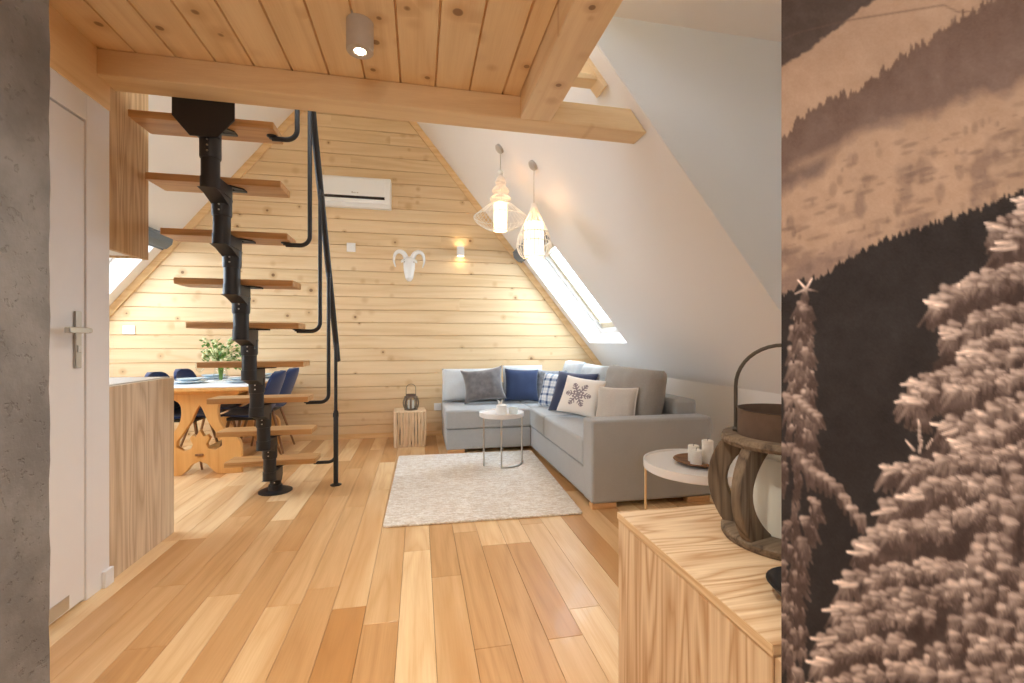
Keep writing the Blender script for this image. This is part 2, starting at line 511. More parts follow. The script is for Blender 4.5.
# sloping ceilings with their skylight openings
TH = .34
def slope(name, side, rects, extra=None):
    mb = MB()
    n = Vector((.778, 0, .628)) if side > 0 else Vector((-.778, 0, .628))
    zf = zr if side > 0 else zl
    for y0, y1, xa, xb in rects:
        c = [Vector((xa, y0, zf(xa))), Vector((xb, y0, zf(xb))), Vector((xb, y1, zf(xb))), Vector((xa, y1, zf(xa)))]
        mb.hexa(c + [p + n * TH for p in c])
    return struct(mb.build(name, M['white_ceiling'], smooth=0))
HY0, HY1 = 4.22, 5.24
HXa, HXb = 1.22, 2.037
LXa, LXb = -.35, .50          # unseen loft skylights, added to light the upper room
slope('ceiling_slope_right', 1, [(2.1, HY0, RX, XR), (HY1, YB + .12, RX, XR), (HY0, HY1, RX, HXa), (HY0, HY1, HXb, XR), (YR, .60, RX, .7339), (1.80, 2.1, RX, .7339), (.60, 1.80, RX, LXa), (.60, 1.80, LXb, .7339)])
mx = lambda v: 2 * RX - v
KY0, KY1 = 2.62, 3.98      # unseen kitchen skylight, added for more daylight
slope('ceiling_slope_left', -1, [(YR, .60, XL, RX), (1.80, KY0, XL, RX), (.60, 1.80, mx(LXa), RX), (.60, 1.80, XL, mx(LXb)), (KY1, HY0, XL, RX), (HY1, YB + .12, XL, RX), (HY0, HY1, mx(HXa), RX), (HY0, HY1, XL, mx(HXb)), (KY0, KY1, mx(HXa), RX), (KY0, KY1, XL, mx(HXb))])
# dormer: flat ceiling, triangular cheek, front with an added window
ZD = 2.70
mb = MB(); mb.box(.735, XR + .12, YR, 2.1, ZD, ZD + .15)
struct(mb.build('ceiling_dormer', M['white_ceiling'], smooth=0))
mb = MB(); mb.prism([(.74, ZD + .12), (.74, ZD - .002), (XR, zr(XR)), (XR + .12, zr(XR)), (XR + .12, ZD + .12)], 'y', 2.094, 2.0995)
struct(mb.build('wall_dormer_cheek', M['dormer_paint'], smooth=0))
DW = (-1.30, -.75, 1.3, 2.2)      # unseen window added for daylight on the cheek: y0 y1 z0 z1
mb = MB()
mb.box(XR, XR + .12, YR, DW[0], 1.0, ZD); mb.box(XR, XR + .12, DW[1], 2.1, 1.0, ZD)
mb.box(XR, XR + .12, DW[0], DW[1], 1.0, DW[2]); mb.box(XR, XR + .12, DW[0], DW[1], DW[3], ZD)
struct(mb.build('wall_dormer_front', M['white_wall'], smooth=0))
# wooden trims along both rakes of the gable wall
for i, (zf, sgn, x0, x1) in enumerate(((zr, 1, RX, XR), (zl, -1, XL, RX))):
    mb = MB()
    t = .07
    a, b = Vector((x0, YB - .022, zf(x0))), Vector((x1, YB - .022, zf(x1)))
    n = Vector((-.778 * sgn, 0, -.628))
    d = Vector((0, .022, 0))
    mb.hexa([a, b, b + n * t, a + n * t, a + d, b + d, b + d + n * t, a + d + n * t])
    struct(mb.build('trim_%d' % (i + 1), M['trim_wood'], smooth=0, bevel=.003))
mb = MB(); mb.box(-3.6, 2.28, YB - .016, YB, 0, .055)
struct(mb.build('baseboard_back', M['trim_wood'], smooth=0, bevel=.003))
mb = MB(); mb.box(XR - .015, XR, 2.12, YB - .02, 0, .08)
struct(mb.build('baseboard_right', M['white_wall'], smooth=0, bevel=.003))

# skylights
def skylight(name, side, yc, blind=True, width=HY1 - HY0, xs=(HXa, HXb)):
    xc = (xs[0] + xs[1]) / 2
    c = Vector((xc, yc, zr(xc)))
    if side > 0:
        u, v, w = Vector((0, 1, 0)), Vector((-.628, 0, .778)), Vector((.778, 0, .628))
    else:
        c.x = mx(c.x); u, v, w = Vector((0, -1, 0)), Vector((.628, 0, .778)), Vector((-.778, 0, .628))
    m = Matrix((u, v, w)).transposed().to_4x4(); m.translation = c
    U, V = width / 2, (xs[1] - xs[0]) / .628 / 2
    root = thing(name, kind='structure'); root.matrix_world = m
    def ring(w0, w1, ou, ov, iu, iv, nm, mat, bev=.004):
        mb = MB()
        mb.box(-ou, ou, -ov, -iv, w0, w1); mb.box(-ou, ou, iv, ov, w0, w1)
        mb.box(-ou, -iu, -iv, iv, w0, w1); mb.box(iu, ou, -iv, iv, w0, w1)
        return mb.build(nm, mat, root, smooth=0, bevel=bev)
    ring(.20, .36, U, V, U - .05, V - .05, 'window_frame', M['white_plastic'])
    ring(.23, .29, U - .053, V - .053, U - .11, V - .12, 'sash', M['cream_frame'])
    mb = MB(); mb.box(-U + .10, U - .10, -V + .11, V - .11, .255, .267)
    mb.build('glass_pane', M['glass'], root, smooth=0)
    mb = MB(); mb.tube([(-U + .2, V - .15, .21), (U - .2, V - .15, .21)], .011, 10)
    mb.box(-U + .19, -U + .21, V - .16, V - .14, .21, .24); mb.box(U - .21, U - .19, V - .16, V - .14, .21, .24)
    mb.build('vent_bar', M['chrome'], root)
    mb = MB()
    for s in (-1, 1):
        mb.box(s * (U - .08) - .02, s * (U - .08) + .02, -V + .10, -V + .14, .215, .232)
    mb.build('hinge_plate', M['chrome'], root, bevel=.002)
    # portal so that the sky is sampled through the opening
    la = bpy.data.lights.new('sky_portal', 'AREA'); la.shape = 'RECTANGLE'; la.size = U * 2; la.size_y = V * 2
    la.cycles.is_portal = True
    lo = bpy.data.objects.new('sky_portal', la); COL.objects.link(lo)
    lo.matrix_world = m @ Matrix.Translation((0, 0, .37))
    if not blind: return
    # grey blind gathered at the top of the opening
    bl = thing('roller_blind'); bl.matrix_world = m @ Matrix.Translation((0, V + .0, -.0))
    mb = MB()
    def prof(a):
        return a
    poly = [(-.015, -.003), (.115, -.003), (.13, -.03), (.118, -.07), (.07, -.095), (.0, -.085), (-.03, -.045)]
    mb.prism(poly, 'x', -U - .03, U + .05)
    mb.build('folded_cloth', M['blind'], bl, smooth=50, bevel=.008)
    mb = MB()
    for z in (-.035, -.062):
        mb.prism([(-.034, z), (.132, z - .0), (.132, z + .006), (-.034, z + .006)], 'x', -U - .034, U + .054)
    mb.build('fold', M['blind'], bl, bevel=.002)
    return bl
b1 = skylight('window_1', 1, (HY0 + HY1) / 2)
tag(b1, 'grey blind gathered at the top of the skylight above the sofa, behind the pendant lamps', 'blind')
b2 = skylight('window_2', -1, (HY0 + HY1) / 2)
skylight('added_window_3', -1, (KY0 + KY1) / 2, False, KY1 - KY0)  # added kitchen skylight, out of view
skylight('added_window_5', 1, 1.2, False, 1.2, (LXa, LXb))  # added pair over the loft, out of view
skylight('added_window_6', -1, 1.2, False, 1.2, (LXa, LXb))
tag(b2, 'grey blind gathered at the top of the skylight on the dining table side', 'blind')

root = thing('added_window_4', kind='structure')  # added dormer window, hidden behind the mural wall
mb = MB()
y0, y1, z0, z1 = DW
X0, X1 = XR + .03, XR + .09
for a in ((y0, y1, z0, z0 + .05), (y0, y1, z1 - .05, z1), (y0, y0 + .05, z0, z1), (y1 - .05, y1, z0, z1)):
    mb.box(X0, X1, *a)
mb.build('window_frame', M['white_plastic'], root, smooth=0, bevel=.004)
mb = MB(); mb.box(XR + .055, XR + .062, y0 + .04, y1 - .04, z0 + .04, z1 - .04)
mb.build('glass_pane', M['glass'], root, smooth=0)
la = bpy.data.lights.new('sky_portal', 'AREA'); la.shape = 'RECTANGLE'; la.size = z1 - z0; la.size_y = y1 - y0
la.cycles.is_portal = True
lo = bpy.data.objects.new('sky_portal', la); COL.objects.link(lo)
lo.location = (XR + .13, (y0 + y1) / 2, (z0 + z1) / 2); lo.rotation_euler = (0, R(90), 0)

# hall walls left and right of the camera
mb = MB()
N = 60
ed = lambda z: 1.19 + .0016 * math.sin(z * 23) + .0012 * math.sin(z * 61 + 1)
pts = [(YR, 0), (ed(0), 0)] + [(ed(i * ZC / N), i * ZC / N) for i in range(1, N)] + [(ed(ZC), ZC), (YR, ZC)]
mb.prism(pts, 'x', -.95, -.80)
struct(mb.build('wall_hall_left', M['concrete'], smooth=0))
MX, MY = .55, .607
ZM = 2.19
mb = MB(); mb.box(MX + .003, MX + .10, YR, MY - .001, 0, ZM)
struct(mb.build('wall_hall_right', M['white_wall'], smooth=0))

# door wall, header, door
XD = -1.39
mb = MB()
mb.box(XD - .12, XD, YR, 1.28, 0, 2.14); mb.box(XD - .12, XD, 2.25, 2.39, 0, 2.14)
mb.box(XD - .12, XD - .001, YR, 2.39, 2.14, ZC + .15)
mb.box(XL, XD - .001, 2.27, 2.39, 0, 3.4)
struct(mb.build('wall_kitchen', M['white_wall'], smooth=0))
mb = MB(); mb.box(XD - .02, XD + .012, YR, 2.40, 2.150, ZC)
struct(mb.build('trim_header', M['header_y'], smooth=0, bevel=.003))
root = thing('door_1', kind='structure')
mb = MB(); mb.box(XD - .06, XD + .003, 1.36, 2.247, .012, 2.03)
mb.build('door_leaf', M['door_white'], root, smooth=0, bevel=.003)
mb = MB()
mb.box(XD - .10, XD + .008, 2.252, 2.40, 0, 2.15); mb.box(XD - .10, XD + .008, 1.28, 1.355, 0, 2.15); mb.box(XD - .10, XD + .008, 1.355, 2.252, 2.037, 2.15)
mb.build('door_frame', M['door_white'], root, smooth=0, bevel=.003)
mb = MB(); mb.box(XD + .003, XD + .012, 2.185, 2.220, .99, 1.225)
hp = mb.build('handle_plate', M['chrome'], root, smooth=0, bevel=.003)
mb = MB(); mb.tube([(XD + .004, 2.203, 1.145), (XD + .055, 2.203, 1.145)], .010, 12)
mb.build('spindle', M['chrome'], hp)
mb = MB(); mb.box(XD + .042, XD + .062, 2.075, 2.185, 1.133, 1.157)
mb.build('lever', M['chrome'], hp, smooth=0, bevel=.003)
mb = MB(); mb.box(XD + .011, XD + .016, 2.192, 2.213, 1.055, 1.085)
mb.build('key_cylinder', M['bolt'], hp, smooth=0, bevel=.003)
mb = MB(); mb.box(XD + .003, XD + .006, 1.40, 2.16, .02, .075)
mb.build('kick_strip', M['chrome'], root, smooth=0, bevel=.001)
mb = MB(); mb.box(XD + .008, XD + .024, 2.345, 2.404, 0, .075)
struct(mb.build('baseboard_left', M['door_white'], smooth=0, bevel=.003))

# plank ceiling over the hall with dark joints (the old timbers lie a little out of true)
zc = lambda x: 2.383 - .0365 * (x + 1.39)
yf = lambda x: 2.31 - .0608 * (x + 1.39)
mb = MB()
x = XD
pw = .163
while x < .489:
    x1 = min(x + pw, .489)
    mb.cur = random.random()
    v = .005
    a, b = zc(x), zc(x1)
    poly = [(x + v, a), (x1 - v, b), (x1 - .0012, b + .016), (x1, b + .017), (x1, b + .03), (x, a + .03), (x, a + .017), (x + .0012, a + .016)]
    mb.prism(poly, 'y', YR, yf(x1) + .05)
    x = x1
struct(mb.build('ceiling', M['ceil_pine'], smooth=0, weld=False))
mb = MB(); mb.prism([(XD, zc(XD) + .031), (.60, zc(.6) + .031), (.60, zc(.6) + .06), (XD, zc(XD) + .06)], 'y', YR, 2.33)
struct(mb.build('ceiling_loft_deck', M['beam_y'], smooth=0))
mb = MB()
xa, xb, xt = XD - .01, 1.150, 1.062
P = lambda x, d, z: (x, yf(x) + d, z)
mb.hexa([P(xa, 0, zc(xa) - .115), P(xb, 0, zc(xb) - .115), P(xb, .145, zc(xb) - .115), P(xa, .145, zc(xa) - .115),
         P(xa, 0, zc(xa)), P(xt, 0, zc(xt)), P(xt, .145, zc(xt)), P(xa, .145, zc(xa))])
struct(mb.build('ceiling_beam', M['beam_x'], smooth=0, bevel=.006))
mb = MB(); mb.box(.489, .645, YR, 2.19, 2.197, 2.44)
struct(mb.build('ceiling_beam_lengthwise', M['beam_y'], smooth=0, bevel=.006))
# short loft ledge beside the lengthwise beam
root = thing('trim_ledge', kind='structure')
mb = MB(); mb.prism([(.646, 2.452), ((3.61 - 2.452) / SL - .03, 2.452), ((3.61 - 2.48) / SL - .03, 2.48), (.646, 2.48)], 'y', 2.215, 2.305)
mb.build('ledge_board', M['beam_x'], root, smooth=0, bevel=.003)
mb = MB()
a, b = Vector(((3.61 - 2.425) / SL, 2.20, 2.425)), Vector(((3.61 - 2.56) / SL, 2.20, 2.56))
n = Vector((-.778, 0, -.628)) * .024; d = Vector((0, .11, 0))
mb.hexa([a, b, b + n, a + n, a + d, b + d, b + d + n, a + d + n])
mb.build('ledge_cap', M['beam_y'], root, smooth=0, bevel=.002)

# ------------------------------------------------------------------ printed winter mural on the hall wall
def vnoise(shape, cell, seed):
    r = np.random.default_rng(seed)
    h, w = shape
    gh, gw = int(h / cell) + 3, int(w / cell) + 3
    g = r.random((gh, gw))
    yy, xx = np.mgrid[0:h, 0:w] / cell
    iy, ix = yy.astype(int), xx.astype(int)
    fy, fx = yy - iy, xx - ix
    fy = fy * fy * (3 - 2 * fy); fx = fx * fx * (3 - 2 * fx)
    return (g[iy, ix] * (1 - fy) * (1 - fx) + g[iy + 1, ix] * fy * (1 - fx) + g[iy, ix + 1] * (1 - fy) * fx + g[iy + 1, ix + 1] * fy * fx)
def fbm(shape, cell, seed, o=4):
    a, s, t = np.zeros(shape), 1.0, 0.0
    for i in range(o):
        a += vnoise(shape, max(cell / 2 ** i, 1.01), seed + i) * s; t += s; s *= .55
    return a / t
CX0, CX1, CY0, CY1 = 770, 1110, -70, 760       # drawing canvas, in drawing units of about 1.2 mm
W_, H_ = CX1 - CX0, CY1 - CY0
def paint_mural():
    yy, xx = np.mgrid[0:H_, 0:W_].astype(float)
    X = xx + CX0; Y = yy + CY0
    col = np.zeros((H_, W_, 3))
    def lay(mask, c):
        c = np.asarray(c, float)
        col[:] = col * (1 - mask[..., None]) + c * mask[..., None]
    def lin(pts):
        return np.interp(X[0], [p[0] for p in pts], [p[1] for p in pts])
    sm = lambda v: np.clip(v, 0, 1)
    def jag(seed, amp, cell):
        r = np.random.default_rng(seed)
        out = np.zeros(W_)
        for k in range(int(W_ / cell * 1.6)):
            c0, hgt, wd = r.uniform(0, W_), r.uniform(.3, 1) * amp, r.uniform(.5, 1.1) * cell
            out = np.maximum(out, hgt * np.clip(1 - np.abs(np.arange(W_) - c0) / wd, 0, 1))
        return out
    n1, n2, n3 = fbm((H_, W_), 60, 1), fbm((H_, W_), 14, 5), fbm((H_, W_), 30, 9)
    light = np.array([160., 128, 106]); mid = np.array([106., 83, 73]); dark = np.array([46., 39, 37])
    # far hill, snow fields
    col[:] = light * (1 + .10 * (n1[..., None] - .5)) + (n2[..., None] - .5) * 14
    # dark wood in the top corner
    e = lin([(770, 82), (782, 70), (875, 0), (930, -45), (1110, -120)])
    m = sm((e[None] - Y) / 3 + (n2 - .5) * 5)
    lay(m, np.array([78., 64, 58])); col += (m * (n2 - .5))[..., None] * 22
    # fence line
    e = lin([(770, 45), (800, 32), (850, 20), (944, 5), (958, 12), (1014, 10), (1110, 2)])
    lay(sm(1.4 - np.abs(Y - e[None])) * .5, mid * .9)
    # upper wood
    top = lin([(770, 160), (783, 140), (812, 116), (845, 102), (885, 75), (924, 50), (969, 20), (1014, -4), (1110, -50)]) - jag(3, 12, 5) - jag(4, 7, 3)
    bot = lin([(770, 206), (782, 197), (815, 182), (845, 150), (880, 132), (944, 117), (1024, 90), (1110, 66)]) + (fbm((1, W_), 30, 40)[0] - .5) * 16
    m = sm((Y - top[None]) / 2) * sm((bot[None] - Y) / 16 + (n2 - .5) * 1.2)
    shade = np.clip((Y - top[None]) / 60, 0, 1)
    lay(m, mid); col += (m * (shade * 10 - 6 + (n2 - .5) * 16))[..., None]
    # clearing inside it on the left
    m2 = m * sm(1 - np.abs((Y - (172 - (X - 782) * .42)) / 9)) * sm((858 - X) / 25) * sm((n3 - .38) * 6)
    lay(m2 * .75, light * .95)
    # scattered bushes on the lower snow field
    r = np.random.default_rng(77)
    blk_top = lin([(770, 308), (782, 299), (810, 284), (855, 259), (904, 239), (964, 219), (1014, 199), (1110, 165)])
    for k in range(240):
        x0 = r.uniform(772, 1105); i = int(x0 - CX0)
        y0 = r.uniform(bot[i] + 8, blk_top[i] - 6)
        s = r.uniform(1.2, 4.6) * (1.7 if r.random() < .14 else 1)
        tall = 1.8 if r.random() < .4 else .6
        d = ((X - x0) / (s * (1 if tall > 1 else 2.1))) ** 2 + ((Y - y0 + (X - x0) * .25) / (s * tall)) ** 2
        lay(sm(1.4 - d) * r.uniform(.16, .42), mid * r.uniform(.88, 1.1))
    m = sm((n3 - .56) * 7) * sm((Y - bot[None] - 25) / 25) * sm((blk_top[None] - Y) / 6)
    lay(m * .55, mid * 1.06)
    # violet haze before the black wood
    m = sm((Y - (blk_top[None] - 30 + 10 * (n3 - .5))) / 12) * sm((880 - X) / 70)
    lay(m * .6, np.array([112., 88, 80]))
    # black wood
    jt = blk_top - jag(21, 9, 5) - jag(22, 6, 3)
    m = sm((Y - jt[None]) / 2)
    lay(m, dark); col += (m * (n2 - .5))[..., None] * 12
    col += (m * (n1 - .5))[..., None] * 8
    # snow laden twig
    snow, deep = np.array([240., 206, 186]), np.array([72., 55, 49])
    def twig(x, y, ln, ang, wd, tone):
        x0, x1 = int(max(0, x - CX0 - ln - 8)), int(min(W_, x - CX0 + ln + 8))
        y0, y1 = int(max(0, y - CY0 - ln - 8)), int(min(H_, y - CY0 + ln + 8))
        if x1 <= x0 or y1 <= y0: return
        sx, sy = X[y0:y1, x0:x1] - x, Y[y0:y1, x0:x1] - y
        u = sx * math.cos(ang) + sy * math.sin(ang)
        v = -sx * math.sin(ang) + sy * math.cos(ang)
        uu = np.clip(u, 0, ln)
        wv = wd * (1 - .45 * uu / ln)
        d = np.sqrt((u - uu) ** 2 + v ** 2) / wv
        mk = np.clip((1.05 - d) * 2.2, 0, 1)
        lit = np.clip(.62 - .38 * (sy / (wd * 2.2)) * .8 - .25 * (sx / (wd * 2.2)) * .6 - .25 * d, 0, 1) * tone
        lit = np.clip(lit + (n2[y0:y1, x0:x1] - .5) * .5, 0, 1)
        c = deep + (snow - deep) * lit[..., None]
        col[y0:y1, x0:x1] = col[y0:y1, x0:x1] * (1 - mk[..., None]) + c * mk[..., None]
    r = np.random.default_rng(5)
    def clump(x, y, n, ln, wd, a0, a1, tone):
        """a snowy bough end: fingers fanning between two headings, bright on top"""
        for q in range(n):
            t = (q + r.random()) / n
            ang = R(a0 + (a1 - a0) * t)
            twig(x + r.uniform(-3, 3), y + r.uniform(-2, 3), ln * r.uniform(.65, 1.15), ang, wd * r.uniform(.75, 1.2), tone * r.uniform(.45, .9))
        twig(x - wd, y - wd * .4, wd * 2.2, R(r.uniform(-10, 25)), wd * 1.15, tone * r.uniform(.95, 1.25))
    # left slim spruce: stacked clumps round a stem
    for y in np.arange(700, 290, -1.2):
        if r.random() < .8:
            twig(np.interp(y, [285, 690], [804, 790]) + r.uniform(-3, 3), y, 9, R(90 + r.uniform(-25, 25)), 2.4, r.uniform(.1, .5))
    for y in np.arange(690, 296, -11):
        spread = np.interp(y, [285, 310, 330, 345, 385, 400, 430, 470, 500, 522, 545, 600, 690], [2, 5, 8, 9, 13, 12, 15, 22, 34, 20, 12, 10, 15])
        ax = np.interp(y, [285, 690], [804, 789])
        for sg in (-1, 1, 1):
            dx = sg * spread * r.uniform(.35, 1.0)
            if r.random() < .12: continue
            clump(ax + dx, y + abs(dx) * .35 + r.uniform(-4, 4), 5, r.uniform(11, 19), r.uniform(2.4, 3.6), 55 if sg > 0 else 80, 100 if sg > 0 else 125, r.uniform(.6, 1.0))
    for a in range(5):
        twig(806, 289, 12, R(72 * a + 12), 2.0, 1.0)
    for q in range(9):
        t = q / 8
        clump(800 + 60 * t, 452 + 62 * t + 4 * math.sin(q), 4, 22 * (1 - .35 * t), 3.6, 55, 95, r.uniform(.75, 1.05))
    for q in range(5):
        clump(798 + 20 * q / 4, 398 + 18 * q / 4, 3, 12, 3.0, 50, 80, .9)
    # right big spruce: dark heart first, then boughs from the far ones to the near ones
    ol = [(1030, 190), (1008, 215), (990, 236), (962, 290), (945, 315), (932, 345), (915, 392), (935, 425), (900, 470), (888, 508), (880, 540), (860, 560), (848, 590), (838, 615), (826, 645), (818, 670), (812, 700), (810, 765)]
    xl = np.interp(Y, [p[1] for p in ol], [p[0] for p in ol]) + (n2 - .5) * 26 + 8
    m = sm((X - xl) / 3) * sm((Y - 186) / 4)
    lay(m, np.array([66., 51, 46])); col += (m * (n2 - .5))[..., None] * 26
    tips = [(1014, 204), (986, 228), (996, 246), (952, 290), (926, 304), (940, 334), (962, 352), (906, 386), (900, 400), (936, 428), (950, 446), (880, 470), (876, 508), (902, 498), (862, 536), (852, 552),
            (836, 583), (828, 610), (816, 640), (812, 662), (808, 690), (806, 716), (806, 740)]
    for tx, ty in tips:
        L = r.uniform(95, 190); sl = r.uniform(-.42, -.12); bow = r.uniform(6, 16)
        n = int(L / 8)
        for lev in range(2):
            for k in range(n):
                t = k / n                       # 0 deep in the tree, 1 at the tip
                x = tx + L * (1 - t)
                y = ty + sl * L * (1 - t) * (1 - .35 * (1 - t)) - bow * math.sin(PI * (1 - t)) * .6 + lev * r.uniform(2, 9)
                if r.random() < .10: continue
                ln = (9 + 15 * math.sin(PI * min(1, (1 - t) * 1.6 + .12)))
                clump(x + r.uniform(-3, 3), y + r.uniform(-3, 4), 4, ln * 1.25, r.uniform(3.0, 4.6), 68, 128, r.uniform(.75, 1.15))
        for q in range(3):
            twig(tx + 10 + 5 * q, ty + r.uniform(-3, 3), r.uniform(10, 16), R(r.uniform(160, 200)), 3.6, 1.1)
    for y0 in range(290, 770, 15):
        for x0 in range(880, 1116, 10):
            if r.random() < .8 and x0 > 1115 - (y0 - 200) * .42:
                clump(x0 + r.uniform(-8, 8), y0 + r.uniform(-12, 12), 4, r.uniform(18, 32), r.uniform(3.4, 5.2), 72, 125, r.uniform(.7, 1.12))
    for q in range(6):
        twig(920 + r.uniform(-1, 1), 452 - 5 * q, 7, R(-90 + r.uniform(-20, 20)), 2.4, .85)
    twig(914, 450, 12, R(-130), 2.2, .8); twig(927, 448, 10, R(-60), 2.2, .8)
    g = np.random.default_rng(3).random((H_, W_))
    col[:] += (g[..., None] - .5) * 7
    return np.clip(col, 0, 255)
def build_mural():
    img = paint_mural()
    s = np.concatenate([np.arange(YR, .27, .03), np.arange(.27, MY, .0017), [MY]])
    z = np.concatenate([np.arange(0, .48, .03), np.arange(.48, 1.74, .0017), np.arange(1.74, ZM, .03), [ZM]])
    SY, SZ = np.meshgrid(s, z, indexing='ij')
    nu, nv = SY.shape
    co = np.stack([np.full_like(SY, MX), SY, SZ], -1).reshape(-1, 3)
    # where the drawing lies on the wall: its motif was drawn as seen from a point 55 cm in front of the print
    f = np.maximum(SY, .25)
    dep = MX * .2002 + f * .9798
    px = 512 + 455 * (MX * .9798 - f * .2002) / dep
    py = 341.5 - 455 * (SZ - 1.1) / dep
    ix = np.clip(px - CX0, 0, W_ - 1.01); iy = np.clip(py - CY0, 0, H_ - 1.01)
    x0, y0 = ix.astype(int), iy.astype(int); fx, fy = (ix - x0)[..., None], (iy - y0)[..., None]
    c = (img[y0, x0] * (1 - fx) * (1 - fy) + img[y0, x0 + 1] * fx * (1 - fy) + img[y0 + 1, x0] * (1 - fx) * fy + img[y0 + 1, x0 + 1] * fx * fy) / 255
    c = np.where(c <= .04045, c / 12.92, ((c + .055) / 1.055) ** 2.4).reshape(-1, 3)
    n = co.shape[0]
    # thickness: a second layer 3 mm behind along the outline only
    idx = np.arange(n).reshape(nu, nv)
    quads = np.stack([idx[:-1, :-1], idx[:-1, 1:], idx[1:, 1:], idx[1:, :-1]], -1).reshape(-1, 4)
    rim = np.concatenate([idx[:, 0], idx[-1, 1:], idx[-2::-1, -1], idx[0, -2:0:-1]])
    back = co[rim].copy(); back[:, 0] += .003
    bi = n + np.arange(len(rim)); nx = np.roll(np.arange(len(rim)), -1)
    q2 = np.stack([rim, bi, bi[nx], rim[nx]], -1)
    allq = np.concatenate([quads, q2]); verts = np.concatenate([co, back]); cols = np.concatenate([c, c[rim]])
    me = bpy.data.meshes.new('wall_mural')
    me.vertices.add(len(verts)); me.vertices.foreach_set('co', verts.ravel().astype(np.float32))
    me.loops.add(allq.size); me.loops.foreach_set('vertex_index', allq.ravel().astype(np.int32))
    me.polygons.add(len(allq)); me.polygons.foreach_set('loop_start', np.arange(0, allq.size, 4, dtype=np.int32))
    me.update(calc_edges=True); me.validate()
    at = me.color_attributes.new('Col', 'FLOAT_COLOR', 'POINT')
    at.data.foreach_set('color', np.concatenate([cols * np.array(MURAL_GAIN), np.ones((len(cols), 1))], 1).ravel().astype(np.float32))
    t = NT('printed_wallpaper')
    a = t.n('ShaderNodeAttribute', attribute_name='Col')
    w = t.noise(t.obj(), 900, 2, .6)
    me.materials.append(t.pbr(a.outputs['Color'], .8, 0, t.bump(w, .12, .0006), .15))
    o = bpy.data.objects.new('wall_mural', me); COL.objects.link(o)
    return tag(o, 'brown photo mural of snowy spruces and wooded hills covering the hall wall at right', 'mural')
MURAL_GAIN = (1.3, 1.5, 1.7)
build_mural()

# ------------------------------------------------------------------ modular staircase
SX = -1.01
xr = lambda k: -.752 + .0045 * (k - 1)      # right tread ends
RISE, RUN = .2465, .1406
zk = lambda k: .230 + (k - 1) * RISE           # tread tops
fk = lambda k: 3.600 - (k - 1) * RUN           # front edges
pk = lambda k: fk(k) + .030                    # pipe axes
st = thing('staircase', (0, 0, 0), 0, 'black steel modular stair with wooden treads rising to the loft beam', 'staircase')
for k in range(1, 10):
    SX = -1.035 + .003 * (k - 1)
    zt = zk(k)
    # tread: wide board, corners clipped
    x0, x1 = -1.368 + .002 * (k - 1), xr(k)
    y0, y1 = fk(k), fk(k) + .19
    mb = MB(); mb.cur = k * .11
    mb.prism([(x0, y0), (x1, y0), (x1, y1 - .008), (x1 - .008, y1), (x0 + .008, y1), (x0, y1 - .008)], 'z', zt - .036, zt)
    tr = mb.build('tread', M['tread'], st, smooth=0, bevel=.004)
    mb = MB(); mb.box(SX - .095, SX + .095, pk(k) + .05, pk(k) + .08, zt - .046, zt - .0365)
    for s in (-1, 1):
        mb.prism([(SX + s * .045, pk(k) - .02), (SX + s * .095, pk(k) + .03), (SX + s * .095, pk(k) + .08), (SX + s * .045, pk(k) + .08)], 'z', zt - .044, zt - .0365)
    mb.build('tread_bracket', M['black'], tr, smooth=0)
    # pipe and link plate
    mb = MB()
    yb = pk(k)
    zlow = zk(k - 1) - .075 if k > 1 else .012
    ztop = zt - .038 if k < 9 else 2.2
    mb.lathe([(0, zlow), (.041, zlow), (.041, zlow + .12), (.045, zlow + .122), (.047, zlow + .13), (.047, ztop), (0, ztop)] if k > 1 else [(0, zlow), (.038, zlow), (.038, ztop), (0, ztop)], 28, (SX, yb, 0))
    if k > 1:
        # link under the lower tread, joined to the next pipe down
        ya, yc = yb, pk(k - 1)
        ring = [(SX + .045 * math.cos(a), ya + .045 * math.sin(a)) for a in [PI + PI * i / 12 for i in range(13)]] + [(SX + .045 * math.cos(a), yc + .045 * math.sin(a)) for a in [PI * i / 12 for i in range(13)]]
        zz = zk(k - 1)
        mb.prism(ring, 'z', zz - .105, zz - .046)
        # sloped web beneath
        mb.prism([(ya - .05, zz - .105), (yc + .03, zz - .105), (yc + .0, zz - .155), (ya + .02, zz - .115)], 'x', SX - .04, SX + .04)
    sp = mb.build('spine_segment', M['black'], st, smooth=35)
    for j in range(3):
        zb = (zk(k - 1) if k > 1 else .0) + .072 + j * .027
        mb = MB(); c = Vector((SX + .004, yb - (.047 if k > 1 else .038), zb))
        mb.tube([c + Vector((0, .004, 0)), c + Vector((0, -.003, 0))], .0045, 8)
        mb.build('screw', M['bolt'], sp)
SX = -1.035
mb = MB(); mb.lathe([(0, 0), (.115, 0), (.115, .006), (.10, .012), (.05, .014), (.046, .05), (0, .05)], 36, (SX, pk(1), 0))
mb.build('base_flange', M['black'], st)
SX = -1.011
